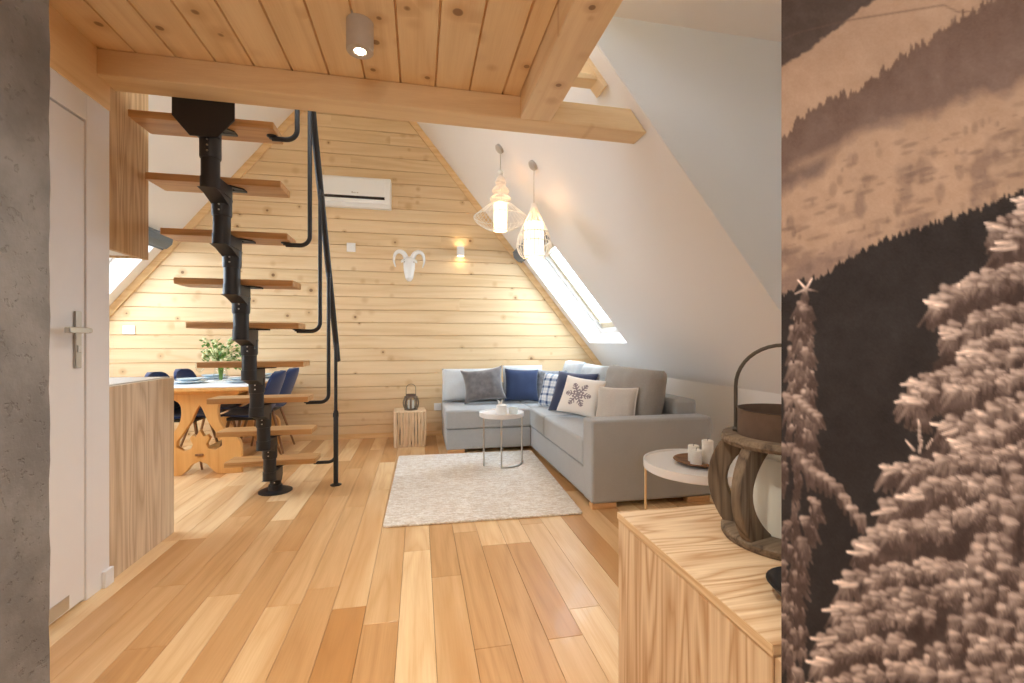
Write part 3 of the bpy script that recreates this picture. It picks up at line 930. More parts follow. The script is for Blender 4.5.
# plate that hangs the stair from the beam
mb = MB()
px0, px1 = SX - .137, SX + .133
mb.prism([(px0, 2.36), (px1, 2.36), (px1, 2.175), (px1 - .075, 2.085), (px0 + .075, 2.085), (px0, 2.175)], 'y', yf(SX) + .147, yf(SX) + .155)
mb.box(SX - .05, SX + .05, yf(SX) + .155, 2.50, 2.10, 2.19)
mb.build('top_plate', M['black'], st, smooth=0, bevel=.001)
XH = -.625
rail_z = lambda y: 1.1 + 1.753 * (3.69 - y)
mb = MB(); mb.tube([(XH, 3.775, rail_z(3.775)), (XH, 3.3, rail_z(3.3)), (XH, 2.9, rail_z(2.9)), (XH, 2.475, rail_z(2.475))], .021, 14)
hr = mb.build('handrail', M['black'], st)
for k in (1, 3, 5, 7, 9):
    y = fk(k) + .085
    z = zk(k) - .05
    pts = [(xr(k) - .03, y, z)] + [(XH - .055 + .055 * math.sin(a), y, z + .055 - .055 * math.cos(a)) for a in [PI / 2 * i / 8 for i in range(9)]] + [(XH, y, rail_z(y) - .01)]
    mb = MB(); mb.tube(pts, .0125, 12)
    b = mb.build('baluster', M['black'], st)
    mb = MB(); mb.lathe([(0, zk(k) - .0365), (.026, zk(k) - .0365), (.026, zk(k) - .041), (.014, zk(k) - .046), (.014, zk(k) - .052), (0, zk(k) - .052)], 18, (xr(k) - .03, y, 0))
    mb.build('rosette', M['black'], b)
    mb = MB(); mb.tube([(XH, y, rail_z(y) - .05), (XH, y, rail_z(y) - .015)], .016, 12)
    mb.build('clamp', M['black'], b)
mb = MB(); yn = 3.69
mb.lathe([(0, 0), (.042, 0), (.042, .004), (.024, .012), (.018, .014), (.018, .56), (.014, .572), (0, .572)], 20, (XH, yn, 0))
nw = mb.build('newel_post', M['black'], st)
mb = MB(); mb.box(XH - .02, XH + .02, fk(1) + .075, yn + .005, .52, .555)
mb.build('clamp', M['black'], nw, smooth=0, bevel=.005)

# ------------------------------------------------------------------ kitchen end by the door
t = thing('base_cabinet', (0, 0, 0), 0, 'pale wood-grained kitchen base cabinet end beside the white door', 'cabinet')
mb = MB(); mb.box(-3.3, -1.412, 2.41, 2.94, .0, .868)
mb.build('carcass', M['white_plastic'], t, smooth=0)
mb = MB(); mb.box(-1.41, -1.386, 2.405, 2.965, 0, .893)
mb.build('end_panel', M['ply_kitchen'], t, smooth=0, bevel=.001)
for i in range(4):
    x1 = -1.415 - i * .46
    mb = MB(); mb.box(x1 - .455, x1, 2.942, 2.96, .1, .865)
    d = mb.build('cabinet_door', M['ply_kitchen'], t, smooth=0, bevel=.001)
t = tag(MB().box(-3.3, -1.412, 2.41, 2.962, .870, .898).build('countertop', M['counter'], smooth=0, bevel=.003), 'pale grey kitchen worktop edge above the wood-grained base cabinet', 'worktop')
t = thing('wall_cabinet', (0, 0, 0), 0, 'wood-grained kitchen wall cabinet hanging under the beam end, behind the door', 'cabinet')
mb = MB(); mb.box(-3.3, -1.41, 2.40, 2.69, 1.54, 2.55)
mb.build('carcass', M['white_plastic'], t, smooth=0)
mb = MB(); mb.box(-1.409, -1.386, 2.395, 2.712, 1.525, 2.56)
mb.build('end_panel', M['ply_upper'], t, smooth=0, bevel=.001)
for i in range(4):
    x1 = -1.415 - i * .46
    mb = MB(); mb.box(x1 - .455, x1, 2.692, 2.708, 1.53, 2.55)
    mb.build('cabinet_door', M['ply_upper'], t, smooth=0, bevel=.001)

# ------------------------------------------------------------------ dining corner
TX0, TX1, TY0, TY1, TZ = -2.19, -1.36, 4.09, 5.33, .725
dt = thing('dining_table', (-1.775, 0, 0), 0, 'honey-coloured wooden dining table with carved trestle ends and laid plates', 'table')
mb = MB(); mb.box(TX0 + 1.775, TX1 + 1.775, TY0, TY1, TZ - .03, TZ)
mb.build('tabletop', M['table_wood'], dt, smooth=0, bevel=.006)
mb = MB(); mb.box(-.30, .30, TY0 + .10, TY1 - .1, TZ - .065, TZ - .031)
mb.build('apron', M['table_wood'], dt, smooth=0, bevel=.004)
def trestle(y):
    half = spline([(.315, .0), (.315, .11), (.30, .27), (.20, .35), (.15, .43), (.135, .52), (.16, .60), (.28, .655)], 5)
    right = [(p.x, p.y) for p in [Vector((*q,)) if len(q) == 2 else q for q in half]]
    outer = [(.135, 0), (.315, 0)] + right[1:] + [(.28, .66)]
    outer = outer + [(-a, b) for a, b in outer[::-1]]
    # arch between the feet
    outer = outer + [(-a, b) for a, b in [(.10, .03), (.055, .085), (0, .11)]] + [(.055, .085), (.10, .03)]
    hole_r = [(0.0, .575), (.02, .54), (.06, .44), (.13, .33), (.165, .28), (.168, .235), (.12, .20), (.065, .215), (.05, .25), (.075, .30), (.055, .33), (.03, .315), (.02, .33), (0, .37)]
    hole = hole_r + [(-a, b) for a, b in hole_r[-2:0:-1]]
    o = filled_shape('trestle', outer, [hole], y - .025, y + .025, M['table_wood'], dt)
    mb = MB(); mb.box(-.03, .03, y - .036, y + .04, .155, .172)
    mb.build('wedge', M['chair_leg'], o, smooth=0, bevel=.003)
trestle(4.22); trestle(5.30)
mb = MB(); mb.box(-.022, .022, 4.2, 5.30, .12, .19)
mb.build('stretcher', M['table_wood'], dt, smooth=0, bevel=.004)
o = MB().box(-2.16, -1.39, TY0 + .004, TY1 - .04, TZ + .0005, TZ + .006).build('tablecloth', M['linen_white'], smooth=0, bevel=.002)
tag(o, 'flat white cloth covering the top of the dining table', 'tablecloth')

def chair_proto():
    t = thing('dining_chair')
    mb = MB()
    # shell: front of seat at +y, back at -y, local
    prof = spline([(.225, .440), (.19, .455), (.05, .448), (-.10, .445), (-.175, .475), (-.215, .56), (-.26, .68), (-.295, .78), (-.305, .83)], 5)
    n = len(prof) - 1
    def f(th):
        def g(u, v):
            i = u * n; a = min(int(i), n - 1); q = prof[a].lerp(prof[a + 1], i - a)
            s = 2 * v - 1
            w = np.interp(u, [0, .1, .3, .5, .65, .85, .95, 1], [.17, .215, .23, .235, .225, .19, .14, .07])
            curl = .055 * s * s * (1 if u > .35 else .35)
            y = q.x + (curl if u > .45 else 0) * min(1, (u - .3) * 3) 
            z = q.y + (curl * .9 if u <= .5 else 0)
            return (w * s, y + th * .4, z + th) if u < .5 else (w * s, y - th * 1.2 + .0, z)
        return g
    A = mb.grid(f(0.0), 26, 12)
    B = mb.grid(f(-.016), 26, 12)
    for i in range(26):
        for j in (0, 12):
            mb.face([A[i][j], A[i + 1][j], B[i + 1][j], B[i][j]])
    for j in range(12):
        for i in (0, 26):
            mb.face([A[i][j], A[i][j + 1], B[i][j + 1], B[i][j]])
    mb.build('seat_shell', M['navy_seat'], t, smooth=60)
    mb = MB(); mb.box(-.15, .15, -.10, .14, .405, .43)
    mb.build('seat_frame', M['black'], t, smooth=0, bevel=.004)
    for sx in (-1, 1):
        for sy, ye in ((.12, .21), (-.09, -.21)):
            mb = MB(); mb.tube([(sx * .13, sy, .418), (sx * .205, ye, 0)], [.014, .009], 12)
            mb.build('leg', M['chair_leg'], t)
    return t
ch = chair_proto()
spots = [(-2.03, 4.555, -90, 'navy dining chair on the kitchen side of the table, nearer the stair end'),
         (-2.03, 5.03, -90, 'navy dining chair on the kitchen side of the table, nearer the plank wall'),
         (-1.515, 4.555, 90, 'navy dining chair on the staircase side of the table, nearer the stairs'),
         (-1.515, 5.03, 90, 'navy dining chair on the staircase side of the table, nearer the plank wall')]
for i, (x, y, a, lb) in enumerate(spots):
    c = ch if i == 0 else copy_tree(ch)
    c.location = (x, y, 0); c.rotation_euler = (0, 0, R(a))
    tag(c, lb, 'chair', 'navy chairs around the dining table')
# stacked plates, one big with one small on it at every seat
ZT = TZ + .006
def plate(r, z, x, y, name, lb):
    mb = MB()
    mb.lathe([(0, 0), (r * .55, 0), (r * .6, .004), (r * .95, .017), (r, .020), (r * .985, .023), (r * .62, .010), (0, .008)], 40)
    o = mb.build(name, M['ceramic'])
    o.location = (x, y, z)
    return tag(o, lb, 'plate', 'pale blue plates on the dining table')
places = [(-1.98, 4.50, 'at the near kitchen-side place'), (-1.98, 4.98, 'at the far kitchen-side place'), (-1.56, 4.50, 'at the near stair-side place'), (-1.56, 5.0, 'at the far stair-side place')]
for x, y, w in places:
    plate(.135, ZT + .0005, x, y, 'dinner_plate', 'large pale blue dinner plate ' + w)
    plate(.105, ZT + .0215, x, y, 'side_plate', 'smaller pale blue plate stacked on the dinner plate ' + w)
for x, y, w in [(-2.0, 4.74, 'on the kitchen side'), (-1.52, 4.75, 'on the staircase side')]:
    mb = MB(); mb.lathe([(0, 0), (.032, 0), (.034, .003), (.005, .008), (.004, .07), (.03, .10), (.038, .14), (.034, .18), (.033, .18), (.036, .14), (.028, .103), (0, .08)], 24)
    o = mb.build('wine_glass', M['lantern_glass']); o.location = (x, y, ZT + .0005)
    tag(o, 'clear stemmed glass on the dining table ' + w, 'glass')
# vase with flowers
vs = thing('flower_vase', (-1.765, 4.58, ZT + .0005), 0, 'clear glass vase of green and cream flowers on the dining table', 'vase')
mb = MB(); mb.lathe([(0, 0), (.048, 0), (.055, .01), (.058, .06), (.05, .12), (.042, .15), (.05, .185), (.047, .185), (.039, .15), (.046, .12), (.053, .06), (.05, .014), (0, .01)], 28)
mb.build('vase_body', M['lantern_glass'], vs)
st_mb, lf, fl = MB(), MB(), MB()
for i in range(36):
    a = random.uniform(0, 2 * PI); sp = random.uniform(.02, .185); h = random.uniform(.24, .45) - sp * .45
    tip = Vector((math.cos(a) * sp, math.sin(a) * sp, h))
    st_mb.tube([(math.cos(a) * .01, math.sin(a) * .01, .02), (math.cos(a) * .025, math.sin(a) * .025, .18), tip], .0022, 5)
    for q in range(7):
        p = tip + Vector((random.uniform(-.03, .03), random.uniform(-.03, .03), random.uniform(-.08, .01)))
        d = Vector((random.uniform(-1, 1), random.uniform(-1, 1), random.uniform(.0, .9))).normalized() * random.uniform(.035, .06)
        s = d.cross(Vector((0, 0, 1))).normalized() * .017
        v = [lf.bm.verts.new(x) for x in (p, p + d * .5 + s + Vector((0, 0, .003)), p + d, p + d * .5 - s + Vector((0, 0, .003)))]
        lf.face(v)
    for q in range(4):
        p = tip + Vector((random.uniform(-.022, .022), random.uniform(-.022, .022), random.uniform(-.03, .02)))
        fl.blob(p, .015, .015, .013, 7, 5)
st_mb.build('stems', M['leaf'], vs)
lf.build('foliage', M['leaf'], vs, smooth=0)
fl.build('blossoms', M['petal'], vs)

# ------------------------------------------------------------------ wall fittings on the plank wall
ac = thing('air_conditioner', (-.668, YB, 2.585), 0, 'white wall-mounted air conditioner high on the plank wall', 'air conditioner')
mb = MB(); mb.prism([(0, .02), (-.13, .0), (-.185, .035), (-.198, .10), (-.19, .31), (-.165, .325), (0, .325)], 'x', -.36, .36)
mb.build('casing', M['white_plastic'], ac, smooth=0, bevel=.008)
mb = MB(); mb.prism([(-.184, .098), (-.2045, .102), (-.1995, .30), (-.185, .30)], 'x', -.352, .30)
fp = mb.build('front_panel', M['white_plastic'], ac, smooth=0, bevel=.003)
mb = MB(); mb.prism([(-.19, .080), (-.2065, .080), (-.2072, .106), (-.19, .106)], 'x', -.345, .295)
mb.build('air_slot', M['dark_void'], ac, smooth=0)
mb = MB(); mb.prism([(-.16, .022), (-.192, .036), (-.2, .076), (-.19, .076)], 'x', -.34, .295)
mb.build('air_flap', M['white_plastic'], ac, smooth=0, bevel=.002)
mb = MB()
for i, w in enumerate((.012, .008, .010, .004, .012)):
    mb.box(-.052 + i * .014, -.052 + i * .014 + w, -.2055, -.2025, .135, .146 + (.006 if i == 0 else 0))
mb.build('badge', M['spot_body'], fp, smooth=0)

def wall_box(name, x, z, w, h, lb, cat, inner=True):
    t = thing(name, (x, YB, z), 0, lb, cat)
    MB().box(-w / 2, w / 2, -.012, 0, -h / 2, h / 2).build('frame_plate', M['white_plastic'], t, smooth=0, bevel=.003)
    if inner:
        MB().box(-w * .36, w * .36, -.017, -.011, -h * .36, h * .36).build('rocker', M['white_plastic'], t, smooth=0, bevel=.002)
    return t
wall_box('light_switch', -.752, 2.165, .095, .10, 'white square switch plate under the air conditioner', 'switch')
wall_box('thermostat', -2.94, 1.22, .11, .09, 'small white wall plate above the dining chairs at the low end of the left slope', 'switch')
t = wall_box('wall_socket', .215, .335, .085, .085, 'white wall socket half hidden by the sofa end', 'socket', False)
mb = MB(); mb.tube([(0, -.010, 0), (0, -.016, 0)], .024, 20); mb.build('socket_insert', M['white_plastic'], t)

# ram head
rh = thing('ram_head', (-.11, YB, 1.975), 0, 'white ram head with curled horns on the plank wall', 'wall decoration')
mb = MB()
secs = [(.055, .105, -.005, .035), (.062, .075, -.035, .05), (.066, .02, -.06, .06), (.062, -.05, -.085, .06), (.052, -.11, -.10, .05), (.042, -.155, -.095, .042), (.02, -.185, -.07, .025)]
def hf(u, v):
    i = v * (len(secs) - 1); a = min(int(i), len(secs) - 2); q = [s + (e - s) * (i - a) for s, e in zip(secs[a], secs[a + 1])]
    th = 2 * PI * u
    return (q[0] * math.cos(th), q[2] + q[3] * math.sin(th), q[1])
V = mb.grid(hf, 10, 12, True)
mb.face([r[0] for r in V]); mb.face([r[-1] for r in V])
hd = mb.build('head', M['ram'], rh, smooth=25)
for s in (-1, 1):
    pts = spline([(s * .035, -.06, .085), (s * .065, -.07, .135), (s * .115, -.08, .150), (s * .158, -.085, .115), (s * .168, -.085, .04), (s * .150, -.095, -.03)], 6)
    n = len(pts)
    MB().tube(pts, [.030 - .024 * (i / (n - 1)) ** 1.2 for i in range(n)], 10).build('horn', M['ram'], rh, smooth=60)
    mb = MB(); mb.tube(spline([(s * .045, -.055, .065), (s * .075, -.075, .045), (s * .085, -.09, .02)], 5), [.010, .013, .015, .016, .016, .015, .014, .012, .009, .006, .002], 8)
    mb.build('ear', M['ram'], rh, smooth=60)
    MB().blob((s * .052, -.105, .03), .006, .008, .008).build('eye', M['spot_body'], hd)
MB().box(-.05, .05, -.02, 0, -.03, .10).build('mount', M['ram'], rh, smooth=0, bevel=.004)

# up-and-down wall lamp
wl = thing('wall_lamp', (.478, YB, 2.155), 0, 'small white up-and-down wall lamp glowing beside the ram head', 'wall lamp')
mb = MB(); mb.lathe([(.040, -.055), (.044, -.055), (.044, .055), (.040, .055), (.040, .035), (0, .035)], 28, (0, -.062, 0))
mb.lathe([(.040, -.055), (.040, -.035), (0, -.035)], 28, (0, -.062, 0))
mb.build('lamp_body', M['white_plastic'], wl)
MB().box(-.03, .03, -.022, 0, -.035, .035).build('bracket', M['white_plastic'], wl, smooth=0, bevel=.003)
for s in (-1, 1):
    MB().lathe([(0, 0), (.034, 0), (.034, .004), (0, .004)], 24, (0, -.062, s * .038 - .002)).build('lens', M['sconce_lens'], wl)

# ------------------------------------------------------------------ pendant lamps on the right slope
def cage(mb, prof, nmer, rw, rings):
    pts = spline([(r, z) for r, z in prof], 5)
    for k in range(nmer):
        a = 2 * PI * k / nmer
        mb.tube([(p.x * math.cos(a), p.x * math.sin(a), p.y) for p in pts], rw, 4, caps=False)
    for r, z in rings:
        mb.tube([(r * math.cos(2 * PI * i / 40), r * math.sin(2 * PI * i / 40), z) for i in range(40)], rw * 1.5, 5, closed=True)
def pendant(loc, ceil_z, prof, nmer, rings, inner, lb, neck):
    t = thing('pendant_lamp', loc, 0, lb, 'pendant lamp')
    top = ceil_z - loc[2]
    mb = MB(); mb.tube([(0, 0, prof[0][1] - .01), (0, 0, top - .02)], .0035, 8); mb.build('cord', M['cord'], t)
    # canopy cup, set square to the slope
    cn = MB().lathe([(0, 0), (.042, 0), (.042, .022), (.025, .034), (0, .034)], 28).build('ceiling_cup', M['spot_body'], t)
    n = Vector((-.778, 0, -.628))
    cn.matrix_parent_inverse = Matrix.Identity(4)
    cn.location = (0, 0, top); cn.rotation_euler = n.to_track_quat('Z', 'Y').to_euler()
    mb = MB(); cage(mb, prof, nmer, .0022, rings); mb.build('wire_cage', M['wire'], t, smooth=60)
    r, z0, z1 = inner
    mb = MB(); mb.lathe([(r - .003, z0), (r, z0), (r, z1), (r - .003, z1), (r - .003, z0)], 36)
    mb.build('lamp_shade', M['lamp_shade'], t)
    mb = MB(); mb.lathe([(0, z1 + .02), (.02, z1 + .02), (.022, z1 - .04), (0, z1 - .045)], 20); mb.build('bulb_socket', M['wire'], t)
    MB().blob((0, 0, z1 - .085), .03, .03, .04).build('bulb', M['lamp_lens'], t)
    for (c, rr) in neck:
        mb = MB(); mb.lathe([(0, c - rr), (rr * .7, c - rr * .7), (rr, c), (rr * .7, c + rr * .7), (0, c + rr)], 20); mb.build('bead', M['wire'], t)
    return t
pendant((.685, 3.85, 2.05), zr(.685), [(.012, .475), (.030, .45), (.045, .415), (.040, .385), (.062, .36), (.070, .335), (.050, .31), (.083, .285), (.083, .262), (.062, .245), (.11, .215), (.20, .14), (.228, .115), (.205, .075), (.13, .025), (.062, .0)], 32,
        [(.228, .115), (.062, 0), (.062, .245), (.083, .275), (.070, .335), (.045, .415)], (.058, .0, .235),
        'white wire pendant lamp with a wide saucer cage, further from the camera', [(.50, .026)])
pendant((.893, 3.50, 1.775), zr(.893), [(.020, .415), (.024, .39), (.045, .33), (.085, .25), (.122, .17), (.136, .11), (.132, .055), (.112, .01), (.092, -.008)], 28,
        [(.020, .415), (.136, .11), (.092, -.008), (.115, .185)], (.078, .0, .262),
        'white wire pendant lamp with a teardrop cage, nearest the camera', [])

# ceiling spots
def spot(x, y, lb=None):
    t = thing('ceiling_spotlight', (x, y, ZC), 0, lb, 'spotlight')
    mb = MB(); mb.lathe([(0, 0), (.051, 0), (.051, -.160), (.049, -.163), (.024, -.163), (.020, -.156), (0, -.156)], 36); mb.build('spot_body', M['spot_body'], t)
    mb = MB(); mb.lathe([(0, -.1565), (.0195, -.1565), (.0195, -.159), (0, -.159)], 24); mb.build('lens', M['lamp_lens'], t)
    la = bpy.data.lights.new('spot_light', 'SPOT'); la.energy = SPOT_W; la.color = (1, .90, .76); la.spot_size = R(115); la.spot_blend = .9; la.shadow_soft_size = .025
    lo = bpy.data.objects.new('spot_light', la); COL.objects.link(lo); lo.location = (x, y, ZC - .165)
    return t
SPOT_W = 62
spot(-.225, 1.853, 'white cylinder spotlight lit on the plank ceiling in front of the beam')

# ------------------------------------------------------------------ sofa
sf = thing('corner_sofa', (0, 0, 0), 0, 'large grey corner sofa under the right slope against the plank wall', 'sofa')
SXF, AY0, AY1 = 1.105, 2.805, 2.975
SB = 1.985
# arm
MB().box(SXF, SB, AY0, AY1, .035, .58).build('arm', M['sofa'], sf, bevel=.018, seg=3)
# long run
MB().box(SXF + .012, SB - .01, AY1 + .002, 5.34, .035, .235).build('base', M['sofa'], sf, bevel=.01)
MB().box(SXF, 1.795, AY1 + .004, 3.975, .24, .425).build('seat_cushion', M['sofa'], sf, bevel=.022, seg=3)
MB().box(SXF, 1.795, 3.983, 4.50, .24, .425).build('seat_cushion', M['sofa'], sf, bevel=.022, seg=3)
MB().box(1.80, SB, AY1 + .004, 5.34, .24, .68).build('backrest', M['sofa'], sf, bevel=.025, seg=3)
# short run along the plank wall
MB().box(.262, SXF + .01, 4.492, 5.34, .035, .235).build('base', M['sofa'], sf, bevel=.01)
MB().box(.25, SXF + .02, 4.48, 5.21, .24, .425).build('seat_cushion', M['sofa'], sf, bevel=.022, seg=3)
MB().box(SXF + .022, 1.795, 4.503, 5.21, .24, .425).build('seat_cushion', M['sofa'], sf, bevel=.022, seg=3)
MB().box(.262, 1.797, 5.215, 5.34, .24, .62).build('backrest', M['sofa'], sf, bevel=.025, seg=3)
for x, y in ((SXF + .005, AY0 + .004), (SB - .185, AY0 + .004), (.275, 4.50), (SXF + .02, 4.56), (.275, 5.2), (SB - .19, 5.2)):
    MB().box(x, x + .17, y, y + .06, 0, .035).build('foot', M['sofa_foot'], sf, smooth=0, bevel=.003)

def pillow_mesh(name, w, h, t, mat, paint=None, n=26, seed=0, pinch=.07, soft=.55):
    r = random.Random(seed)
    ph = [r.uniform(0, 6.28) for _ in range(6)]
    mb = MB()
    def f(sgn):
        def g(a, b):
            u, v = 2 * a - 1, 2 * b - 1
            x = w / 2 * u * (1 - pinch * (1 - v * v) * abs(u) ** 1.5)
            z = h / 2 * v * (1 - pinch * (1 - u * u) * abs(v) ** 1.5)
            th = t / 2 * (max(0, 1 - u ** 4) * max(0, 1 - v ** 4)) ** soft
            wr = 1 + .05 * math.sin(5 * u + 3 * v + ph[0]) + .04 * math.sin(7 * v - 4 * u + ph[1]) + .03 * math.sin(11 * u + ph[2])
            return (x, sgn * th * wr, z + h / 2)
        return g
    for s in (-1, 1):
        mb.grid(f(s), n, n)
    o = mb.build(name, mat, smooth=60)
    if paint:
        at = o.data.color_attributes.new('Col', 'FLOAT_COLOR', 'POINT')
        for i, v in enumerate(o.data.vertices):
            at.data[i].color = paint(v.co.x / (w / 2), (v.co.z - h / 2) / (h / 2), v.co.y < 0)
    return o
def put(o, x, y, z, face, lean, roll=0):
    """face: heading of the front (-Y local) in degrees turned about Z; lean back; roll in its plane"""
    o.rotation_mode = 'QUATERNION'
    q = Euler((0, 0, R(face))).to_quaternion() @ Euler((-R(lean), 0, 0)).to_quaternion() @ Euler((0, R(roll), 0)).to_quaternion()
    o.location = (x, y, z); o.rotation_quaternion = q
    return o
SZ = .428
def cush(name, w, h, t, mat, x, y, face, lean, roll, lb, grp, seed, dz=0.0, **kw):
    o = pillow_mesh(name, w, h, t, mat, seed=seed, **kw)
    put(o, x, y, SZ + dz, face, lean, roll)
    return tag(o, lb, 'cushion' if 'cushion' in name else 'pillow', grp)
BC, TP = 'loose back cushions on the corner sofa', 'throw pillows on the corner sofa'
cush('back_cushion', .68, .36, .17, M['cushion_blue'], .59, 5.08, 0, 10, 0, 'pale blue-grey back cushion at the free end of the short sofa run', BC, 1, dz=.012, pinch=.02, soft=.32)
cush('back_cushion', .47, .39, .17, M['cushion_blue'], 1.175, 5.08, 0, 10, 0, 'pale blue-grey back cushion behind the navy pillow by the plank wall', BC, 2, dz=.012, pinch=.02, soft=.32)
cush('back_cushion', .54, .45, .18, M['cushion_blue'], 1.64, 4.86, -90, 12, 0, 'pale blue-grey back cushion in the inner corner of the sofa', BC, 3, dz=.012, pinch=.02, soft=.32)
cush('back_cushion', .56, .44, .18, M['cushion_blue'], 1.64, 4.24, -90, 12, 0, 'pale blue-grey back cushion in the middle of the long run, behind the snowflake pillow', BC, 4, dz=.012, pinch=.02, soft=.32)
cush('back_cushion', .88, .455, .20, M['cushion_grey'], 1.638, 3.435, -90, 12, 0, 'large taupe-grey back cushion nearest the sofa arm', BC, 5, dz=.014, pinch=.02, soft=.32)
cush('throw_pillow', .46, .37, .13, M['pillow_dark'], .70, 4.83, -6, 16, -7, 'charcoal velvet throw pillow on the short sofa run', TP, 6, dz=.03, pinch=.14)
cush('throw_pillow', .38, .36, .11, M['pillow_navy'], 1.098, 4.838, 0, 16, 3, 'bright navy throw pillow leaning next to the charcoal one', TP, 7, dz=.02)
cush('throw_pillow', .36, .36, .09, M['pillow_pattern'], 1.395, 4.80, -38, 14, 0, 'mottled blue-grey throw pillow in the sofa corner', TP, 8, dz=.006)
def plaid(u, v, front):
    wht, blu, nav = np.array(srgb(226, 228, 230)[:3]), np.array(srgb(120, 144, 176)[:3]), np.array(srgb(62, 80, 118)[:3])
    def st(a):
        a = (a * 2.3) % 1.0
        return 1.0 if a < .34 else (.5 if .60 < a < .68 else 0)
    s, q = st(u + 3), st(v + 3)
    c = wht * (1 - max(s, q) * .75) + blu * max(s, q) * .75
    if s > .9 and q > .9: c = nav
    return (*c, 1)
cush('throw_pillow', .42, .36, .09, M['plaid'], 1.325, 4.44, -60, 18, 0, 'blue and white plaid throw pillow on the long sofa run', TP, 9, paint=plaid, n=60)
cush('throw_pillow', .48, .41, .10, M['pillow_navy_dark'], 1.369, 4.094, -57, 24, 0, 'dark navy throw pillow leaning behind the snowflake pillow', TP, 10)
def flake(u, v, front):
    base = np.array(srgb(236, 230, 222)[:3]); ink = np.array(srgb(146, 134, 138)[:3])
    if not front: return (*base, 1)
    r = math.hypot(u, v); a = math.atan2(v, u)
    k = (a + PI / 6) % (PI / 3) - PI / 6          # angle from the nearest arm
    x, y = r * math.cos(k), abs(r * math.sin(k))
    on = False
    if x < .62 and y < .035: on = True
    for b, ln in ((.16, .12), (.30, .16), (.44, .12), (.54, .08)):
        d = (x - b) - y * .75
        if abs(d) < .035 and y < ln: on = True
    if .09 < r < .13 or r < .05: on = True
    if math.hypot(x - .60, y) < .05: on = True
    if r < .40 and abs(k) > .42 and r > .2 and r < .30: on = True
    return (*(ink if on else base), 1)
cush('throw_pillow', .41, .35, .10, M['print'], 1.338, 3.795, -52, 24, 5, 'white throw pillow printed with a grey snowflake', TP, 11, paint=flake, n=110, dz=.027)
pp = cush('throw_pillow', .33, .30, .08, M['pillow_linen'], 1.424, 3.18, -54, 17, -2, 'pale linen throw pillow with white piping beside the sofa arm', TP, 12, dz=.034)
mb = MB()
def edge_pt(u, v, w=.33, h=.30, pinch=.07):
    return (w / 2 * u * (1 - pinch * (1 - v * v) * abs(u) ** 1.5), 0, h / 2 * v * (1 - pinch * (1 - u * u) * abs(v) ** 1.5) + h / 2)
loop = [edge_pt(-1 + 2 * i / 16, -1) for i in range(16)] + [edge_pt(1, -1 + 2 * i / 16) for i in range(16)] + [edge_pt(1 - 2 * i / 16, 1) for i in range(16)] + [edge_pt(-1, 1 - 2 * i / 16) for i in range(16)]
mb.tube(loop, .006, 8, closed=True)
tag(mb.build('piping', M['piping'], pp), 'white piping')

# rug
mb = MB()
rp = []
for cx, cy, a0 in ((1.075, 4.40, 0), (-.165, 4.43, 90), (-.185, 2.80, 180), (1.0, 2.77, 270)):
    for i in range(7):
        a = R(a0 + 90 * i / 6); rp.append((cx + .025 * math.cos(a), cy + .025 * math.sin(a)))
mb.prism(rp, 'z', .0005, .014)
tag(mb.build('rug', M['rug'], smooth=0, bevel=.005, seg=2), 'cream woven rug with mottled taupe flecks in front of the sofa', 'rug')

# ------------------------------------------------------------------ small round tables
def tray_table(name, loc, r, h, lip, legs, leg_r, leg_mat, ring, lb):
    t = thing(name, loc, 0, lb, 'table')
    mb = MB(); mb.lathe([(0, h - lip), (r - .004, h - lip), (r, h - lip + .004), (r, h), (r - .004, h + .0), (r - .006, h - .012), (0, h - .012)], 56)
    mb.build('tray_top', M['tray_white'], t)
    for a in legs:
        x, y = (r - .012) * math.cos(R(a)), (r - .012) * math.sin(R(a))
        mb = MB(); mb.tube([(x, y, 0), (x, y, h - lip + .001)], leg_r, 10); mb.build('leg', leg_mat, t)
    if ring:
        mb = MB(); mb.tube(arc((0, 0), r - .012, R(ring[0]), R(ring[1]), 24, 'xy', .008), leg_r, 10); mb.build('floor_bar', leg_mat, t)
    return t
ct = tray_table('coffee_table', (.725, 4.02, .0145), .20, .455, .038, (205, 260, 0), .008, M['chrome'], (260, 360), 'small round white tray table with chrome legs standing on the rug')
stb = tray_table('side_table', (1.480, 2.20, 0), .29, .455, .045, (150, 270, 30), .007, M['brass'], None, 'round white tray table with brass legs between the sofa arm and the dresser')

# on the coffee table: sugar pot and glass candle
ztt = .0145 + .455 - .012
sg = thing('sugar_pot', (.715, 3.96, ztt + .0005), 0, 'white lidded sugar pot with a rabbit-ear knob on the coffee table', 'pot')
MB().lathe([(0, 0), (.040, 0), (.048, .012), (.050, .055), (.044, .072), (0, .072)], 28).build('pot_body', M['white_ceramic'], sg)
ld = MB().lathe([(.047, .0725), (.047, .078), (.03, .088), (0, .092)], 28).lathe([(0, .0725), (.047, .0725)], 28).build('lid', M['white_ceramic'], sg)
for s in (-1, 1):
    MB().tube(spline([(s * .006 - .012, 0, .088), (s * .010 - .012, 0, .105), (s * .022 - .014, 0, .128)], 4), [.007, .008, .008, .008, .0075, .007, .006, .005, .003], 8).build('knob_ear', M['white_ceramic'], ld)
M['jar'] = plain('milky_jar', srgb(222, 228, 226), .25, nscale=8, var=.03, bump=0)
jr = thing('tealight_jar', (.822, 3.965, ztt + .0005), 0, 'pale glass candle jar beside the sugar pot on the coffee table', 'candle')
MB().lathe([(0, 0), (.034, 0), (.040, .008), (.042, .055), (.0395, .055), (.0375, .010), (0, .006)], 28).build('jar', M['jar'], jr)
cw = MB().lathe([(0, .0065), (.036, .0105), (.037, .036), (0, .034)], 24).build('candle', M['wax'], jr)
MB().tube([(0, 0, .034), (.001, 0, .044)], .001, 6).build('wick', M['wick'], cw)

